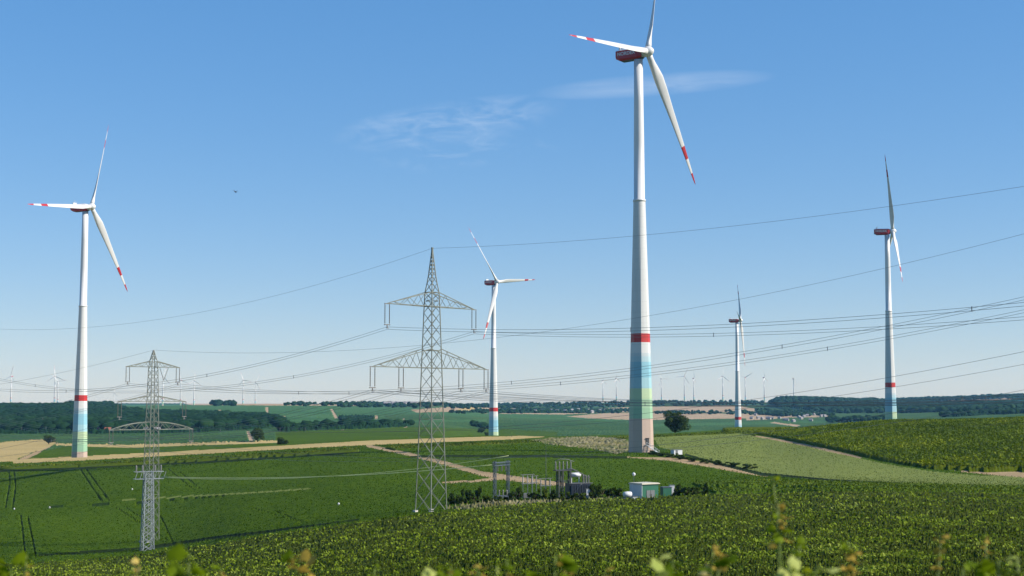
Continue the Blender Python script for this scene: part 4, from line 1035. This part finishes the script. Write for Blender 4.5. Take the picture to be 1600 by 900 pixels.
wood('woodland', [(1470,651),(1540,646),(1660,642),(1660,645),(1540,649),(1480,653)], 1000, 3200, 160, 3, 6, m_wood, 'dark hedge line beyond the yellow green hill at right')
wood('woodland', [(1290,657),(1380,655),(1385,659),(1300,661)], 1100, 3200, 110, 3, 6, m_wood, 'dark hedge line just left of the right turbine')
wood('woodland', [(740,664),(775,672),(775,675),(740,667)], 1100, 2600, 22, 3, 5, m_wood, 'sparse bushes on the path left of the middle turbine')

# far villages: small gabled houses
m_hw = mat('render_wall', (.27,.26,.24), .9, var=.08); m_rr = mat('red_tiles', (.36,.12,.07), .85, var=.2); m_rg = mat('grey_tiles', (.20,.19,.20), .85, var=.2)
HW = MB().box((0,0,2.6),(10,8,5.4)).add([(-5,-4,5.3),(-5,4,5.3),(-5,0,8.6),(5,-4,5.3),(5,4,5.3),(5,0,8.6)], [(0,1,2),(3,5,4)]).mesh('wall', m_hw)
def roofm(m): return MB().add([(-5.4,-4.5,5.0),(5.4,-4.5,5.0),(5.4,0,8.9),(-5.4,0,8.9),(-5.4,4.5,5.0),(5.4,4.5,5.0),(-5.4,-4.5,4.7),(5.4,-4.5,4.7),(5.4,0,8.6),(-5.4,0,8.6),(-5.4,4.5,4.7),(5.4,4.5,4.7)], [(0,1,2,3),(3,2,5,4),(6,9,8,7),(9,10,11,8),(0,6,7,1),(4,5,11,10),(0,3,9,6),(3,4,10,9),(1,7,8,2),(2,8,11,5)]).mesh('roof', m)
RM = [roofm(m_rr), roofm(m_rg)]
def house(px, D, y, rz, k, group, label, s=1.0):
    p = on_ground(px, D); t = empty('village_house', p, label, 'house', group, rz); t.scale = (s,s,s)
    link('wall', HW, None, t); link('roof', RM[k], None, t)
hr = random.Random(4)
ORD = ['first','second','third','fourth','fifth','sixth','seventh','eighth','ninth','tenth','eleventh','twelfth','thirteenth','fourteenth','fifteenth','sixteenth','seventeenth','eighteenth','nineteenth','twentieth','twenty-first','twenty-second']
for k, px in enumerate((155,161,168,176,186,218,228,245,258,266)):
    red = px < 200
    house(px, 1470 + hr.uniform(-40,40), 0, hr.uniform(-.6,.6), 0 if red else 1, 'houses at the foot of the wood', '%s small %s roofed house from the left at the foot of the dark wood' % (ORD[k if red else k-5], 'red' if red else 'grey'), .62)
for k in range(12):
    px = 602 + k*4.2; house(px, 3650 + hr.uniform(-60,60), 0, hr.uniform(-.6,.6), 1, 'houses on the horizon by the big pylon', '%s tiny house from the left on the horizon beside the big pylon' % ORD[k], 1.0)
xs = sorted(806 + k*11 + hr.uniform(-3,3) for k in range(15))
for k, px in enumerate(xs):
    house(px, 3500 + hr.uniform(-150,300), 0, hr.uniform(-.8,.8), 1, 'houses under the far ridge', '%s tiny house from the left under the ridge behind the tall turbine' % ORD[k], .8)
xs = sorted(1176 + k*5.5 + hr.uniform(-2,2) for k in range(22))
for k, px in enumerate(xs):
    house(px, 2700 + hr.uniform(-300,500), 0, hr.uniform(-.8,.8), 1, 'houses of the far village', '%s tiny house from the left in the far village below the blue ridge' % ORD[k], .62)

# ------------------------------------------------------------------ bird
bd = MB(); bd.path([(-.13,0,0),(-.04,0,.02),(.05,0,.01),(.13,0,0),(.2,0,-.01)], [.012,.04,.045,.025,.004], 8)
bd.add([(.02,.02,.02),(-.08,.02,.02),(-.05,.2,.13),(.03,.2,.14),(-.01,.42,.06)], [(0,1,2,3),(3,2,4)]); bd.add([(.02,-.02,.02),(-.08,-.02,.02),(-.05,-.2,.13),(.03,-.2,.14),(-.01,-.42,.06)], [(3,2,1,0),(4,2,3)])
bd.add([(.16,.0,0),(.28,.05,0),(.28,-.05,0)], [(0,1,2)])
o = bd.build('bird', m_dark); o.location = unproj(367.5,300,120); o.rotation_euler = (R(15),R(10),R(60)); tag(o, 'small dark bird flying in the blue sky above the field', 'bird')

# ------------------------------------------------------------------ vine shoots close to the camera
mg = {'green': leaf_mat('vine_leaf_green', (.07,.12,.003), (.17,.24,.006), (.32,.34,.015), scale=9, trans=.45),
      'tan': leaf_mat('vine_leaf_tan', (.28,.20,.03), (.52,.37,.07), (.66,.54,.20), scale=9, trans=.35),
      'pale': leaf_mat('vine_leaf_pale', (.28,.34,.07), (.46,.50,.14), (.60,.60,.30), scale=9, trans=.35)}
m_stem = mat('vine_stem', (.10,.15,.008), .6, var=.2, scale=8)
def vine_leaf(s, tilt, az, seed):
    q = random.Random(seed); out_ = []
    lob = [(0,-.02),(.22,-.16),(.44,.0),(.42,.2),(.52,.42),(.38,.55),(.24,.72),(0,.98),(-.24,.72),(-.38,.55),(-.52,.42),(-.42,.2),(-.44,.0),(-.22,-.16)]
    b = [Vector((0,.28,.03))] + [Vector((x*(1+q.uniform(-.12,.12)), y, -.22*x*x - .12*y*y + q.uniform(-.05,.05))) for x, y in lob]
    M = Matrix.Rotation(az, 3, 'Z') @ Matrix.Rotation(tilt, 3, 'X')
    vs = [M @ (v*s) for v in b]; n = len(lob)
    return vs, [(0, 1+i, 1+(i+1) % n) for i in range(n)]
# px, py (tip), distance, colour, leaf size, leaves, lean, label
VS = [(18,882,3.4,'green',.05,6,0,'green vine shoot at the left end of the near row, with a brownish tip'),
 (42,868,3.2,'tan',.022,3,.2,'small brownish shoot tip near the left edge of the near row'),
 (209,877,3.2,'tan',.024,4,.3,'shoot with a few dry tan leaves just below the short mast'),
 (296,866,2.6,'green',.048,5,.15,'broad bright green shoot below and right of the slim pylon'),
 (345,889,3.0,'tan',.022,3,-.1,'low dry tan sprig right of the broad green shoot'),
 (454,868,3.2,'tan',.034,7,-.9,'dry tan leaf cluster below the middle of the crop field, with a curved stem'),
 (585,886,3.1,'green',.018,3,.1,'very small green tip left of the pale yellow sprig'),
 (672,889,2.6,'pale',.032,4,.2,'pale yellow sprig below the big pylon'),
 (704,886,2.8,'tan',.026,5,.1,'tan and yellow sprig just right of the pale one'),
 (745,884,2.9,'tan',.02,4,-.4,'slender tan sprig leaning left below the portal'),
 (776,881,3.0,'pale',.012,3,.2,'sprig with tiny pale buds below the portal\'s right post'),
 (792,876,2.9,'tan',.018,4,.1,'small tan sprig right of the tiny pale buds'),
 (868,868,2.6,'green',.042,7,.1,'bushy green shoot below the transformer'),
 (884,872,2.8,'tan',.022,4,.1,'tan leaf tips leaning on the bushy green shoot'),
 (945,894,2.8,'tan',.02,2,.1,'barely rising tan tip left of the pale round leaf'),
 (1027,878,2.5,'pale',.034,4,.0,'pale round leaf shoot below the green hut'),
 (1052,876,2.7,'green',.032,5,.1,'olive green shoot right of the pale round leaf'),
 (1116,852,3.0,'tan',.024,4,.35,'tan bud spray below the turbine track hedge'),
 (1122,880,2.7,'green',.044,7,.1,'dense green leaf tuft under the tan bud spray'),
 (1207,745,3.4,'green',.016,4,-.25,'tallest thin vine shoot, rising well above the row at right'),
 (1216,786,3.2,'tan',.026,5,.0,'dry tan flower cluster beside the tallest shoot'),
 (1250,852,3.0,'green',.028,4,.3,'yellow green leaf spray right of the tallest shoot'),
 (1232,880,2.5,'pale',.040,4,-.3,'large pale leaf at the foot of the tallest shoot'),
 (1275,886,2.5,'pale',.034,3,.2,'pale round leaf right of the large pale one'),
 (1325,846,3.1,'tan',.026,5,-.4,'drooping tan leaf spray on a thin stem at right'),
 (1470,838,3.3,'tan',.020,4,.2,'faint tan sprig in front of the leafy slope at right'),
 (1540,836,3.4,'tan',.014,4,.0,'second faint tan sprig farther right'),
 (1560,876,2.7,'green',.044,8,.1,'bushy green shoot near the right edge'),
 (1590,870,2.7,'pale',.022,4,.0,'pale leaf tip at the right edge of the near row'),
 (1505,890,2.8,'green',.024,4,.2,'low green tip left of the bushy right edge shoot')]
for k, (px, py, D, col, s, n, lean, lab) in enumerate(VS):
    q = random.Random(100+k); tip = unproj(px, py, D); base = Vector((tip.x - lean*.5, D + q.uniform(-.05,.05), ground_z(tip.x, D) - .03))
    t = empty('vine_shoot', base, lab, 'vine', 'vine shoots in the foreground')
    mid_ = base.lerp(tip, .75) + Vector((lean*-.05, 0, 0))
    pts = [Vector((0,0,0)), (mid_-base)*.5, mid_-base, tip-base]
    cv = []
    for i in range(9):
        u = i/8; cv.append(pts[0]*(1-u)**3 + pts[1]*3*u*(1-u)**2 + pts[2]*3*u*u*(1-u) + pts[3]*u**3)
    MB().path(cv, [.0032-.0002*i for i in range(9)], 6).build('stem', m_stem, t)
    n = int(n*1.8) + 3; s *= {'green': .7, 'tan': .8, 'pale': .68}[col]
    for j in range(n):
        u = 1 - j*.007 ; u = max(u, .5)
        pos = pts[0]*(1-u)**3 + pts[1]*3*u*(1-u)**2 + pts[2]*3*u*u*(1-u) + pts[3]*u**3
        az = q.uniform(-1.2,1.2) + (math.pi if j % 2 else 0); vs, fs = vine_leaf(s*q.uniform(.8,1.25), q.uniform(.2,1.2), az, k*20+j)
        off = Vector((q.uniform(-1,1)*s*1.1, q.uniform(-1,1)*s*.8, q.uniform(-.9,.3)*s))
        mm = mg[col]
        if col != 'green' and q.random() < .25: mm = mg['green']
        b = MB(); b.add([v + pos + off for v in vs], fs, 0, True); b.path([pos, pos+off], .0015, 4); b.build('leaf', mm, t)

# ------------------------------------------------------------------ air
hz = MB()

o = hz.box((0, 4400, 66), (24200, 9600, 300)).build('haze', None)
o['kind'] = 'stuff'; o['label'] = 'pale blue summer haze over the whole valley'
m = bpy.data.materials.new('haze'); m.use_nodes = True; n_ = m.node_tree.nodes; n_.remove(n_['Principled BSDF'])
pv = n_.new('ShaderNodeVolumePrincipled'); pv.inputs['Color'].default_value = (.25,.62,1.0,1); pv.inputs['Absorption Color'].default_value = (1,1,1,1); pv.inputs['Density'].default_value = 3.8e-5; pv.inputs['Anisotropy'].default_value = 0.1
m.node_tree.links.new(pv.outputs[0], n_['Material Output'].inputs['Volume']); o.data.materials.append(m)
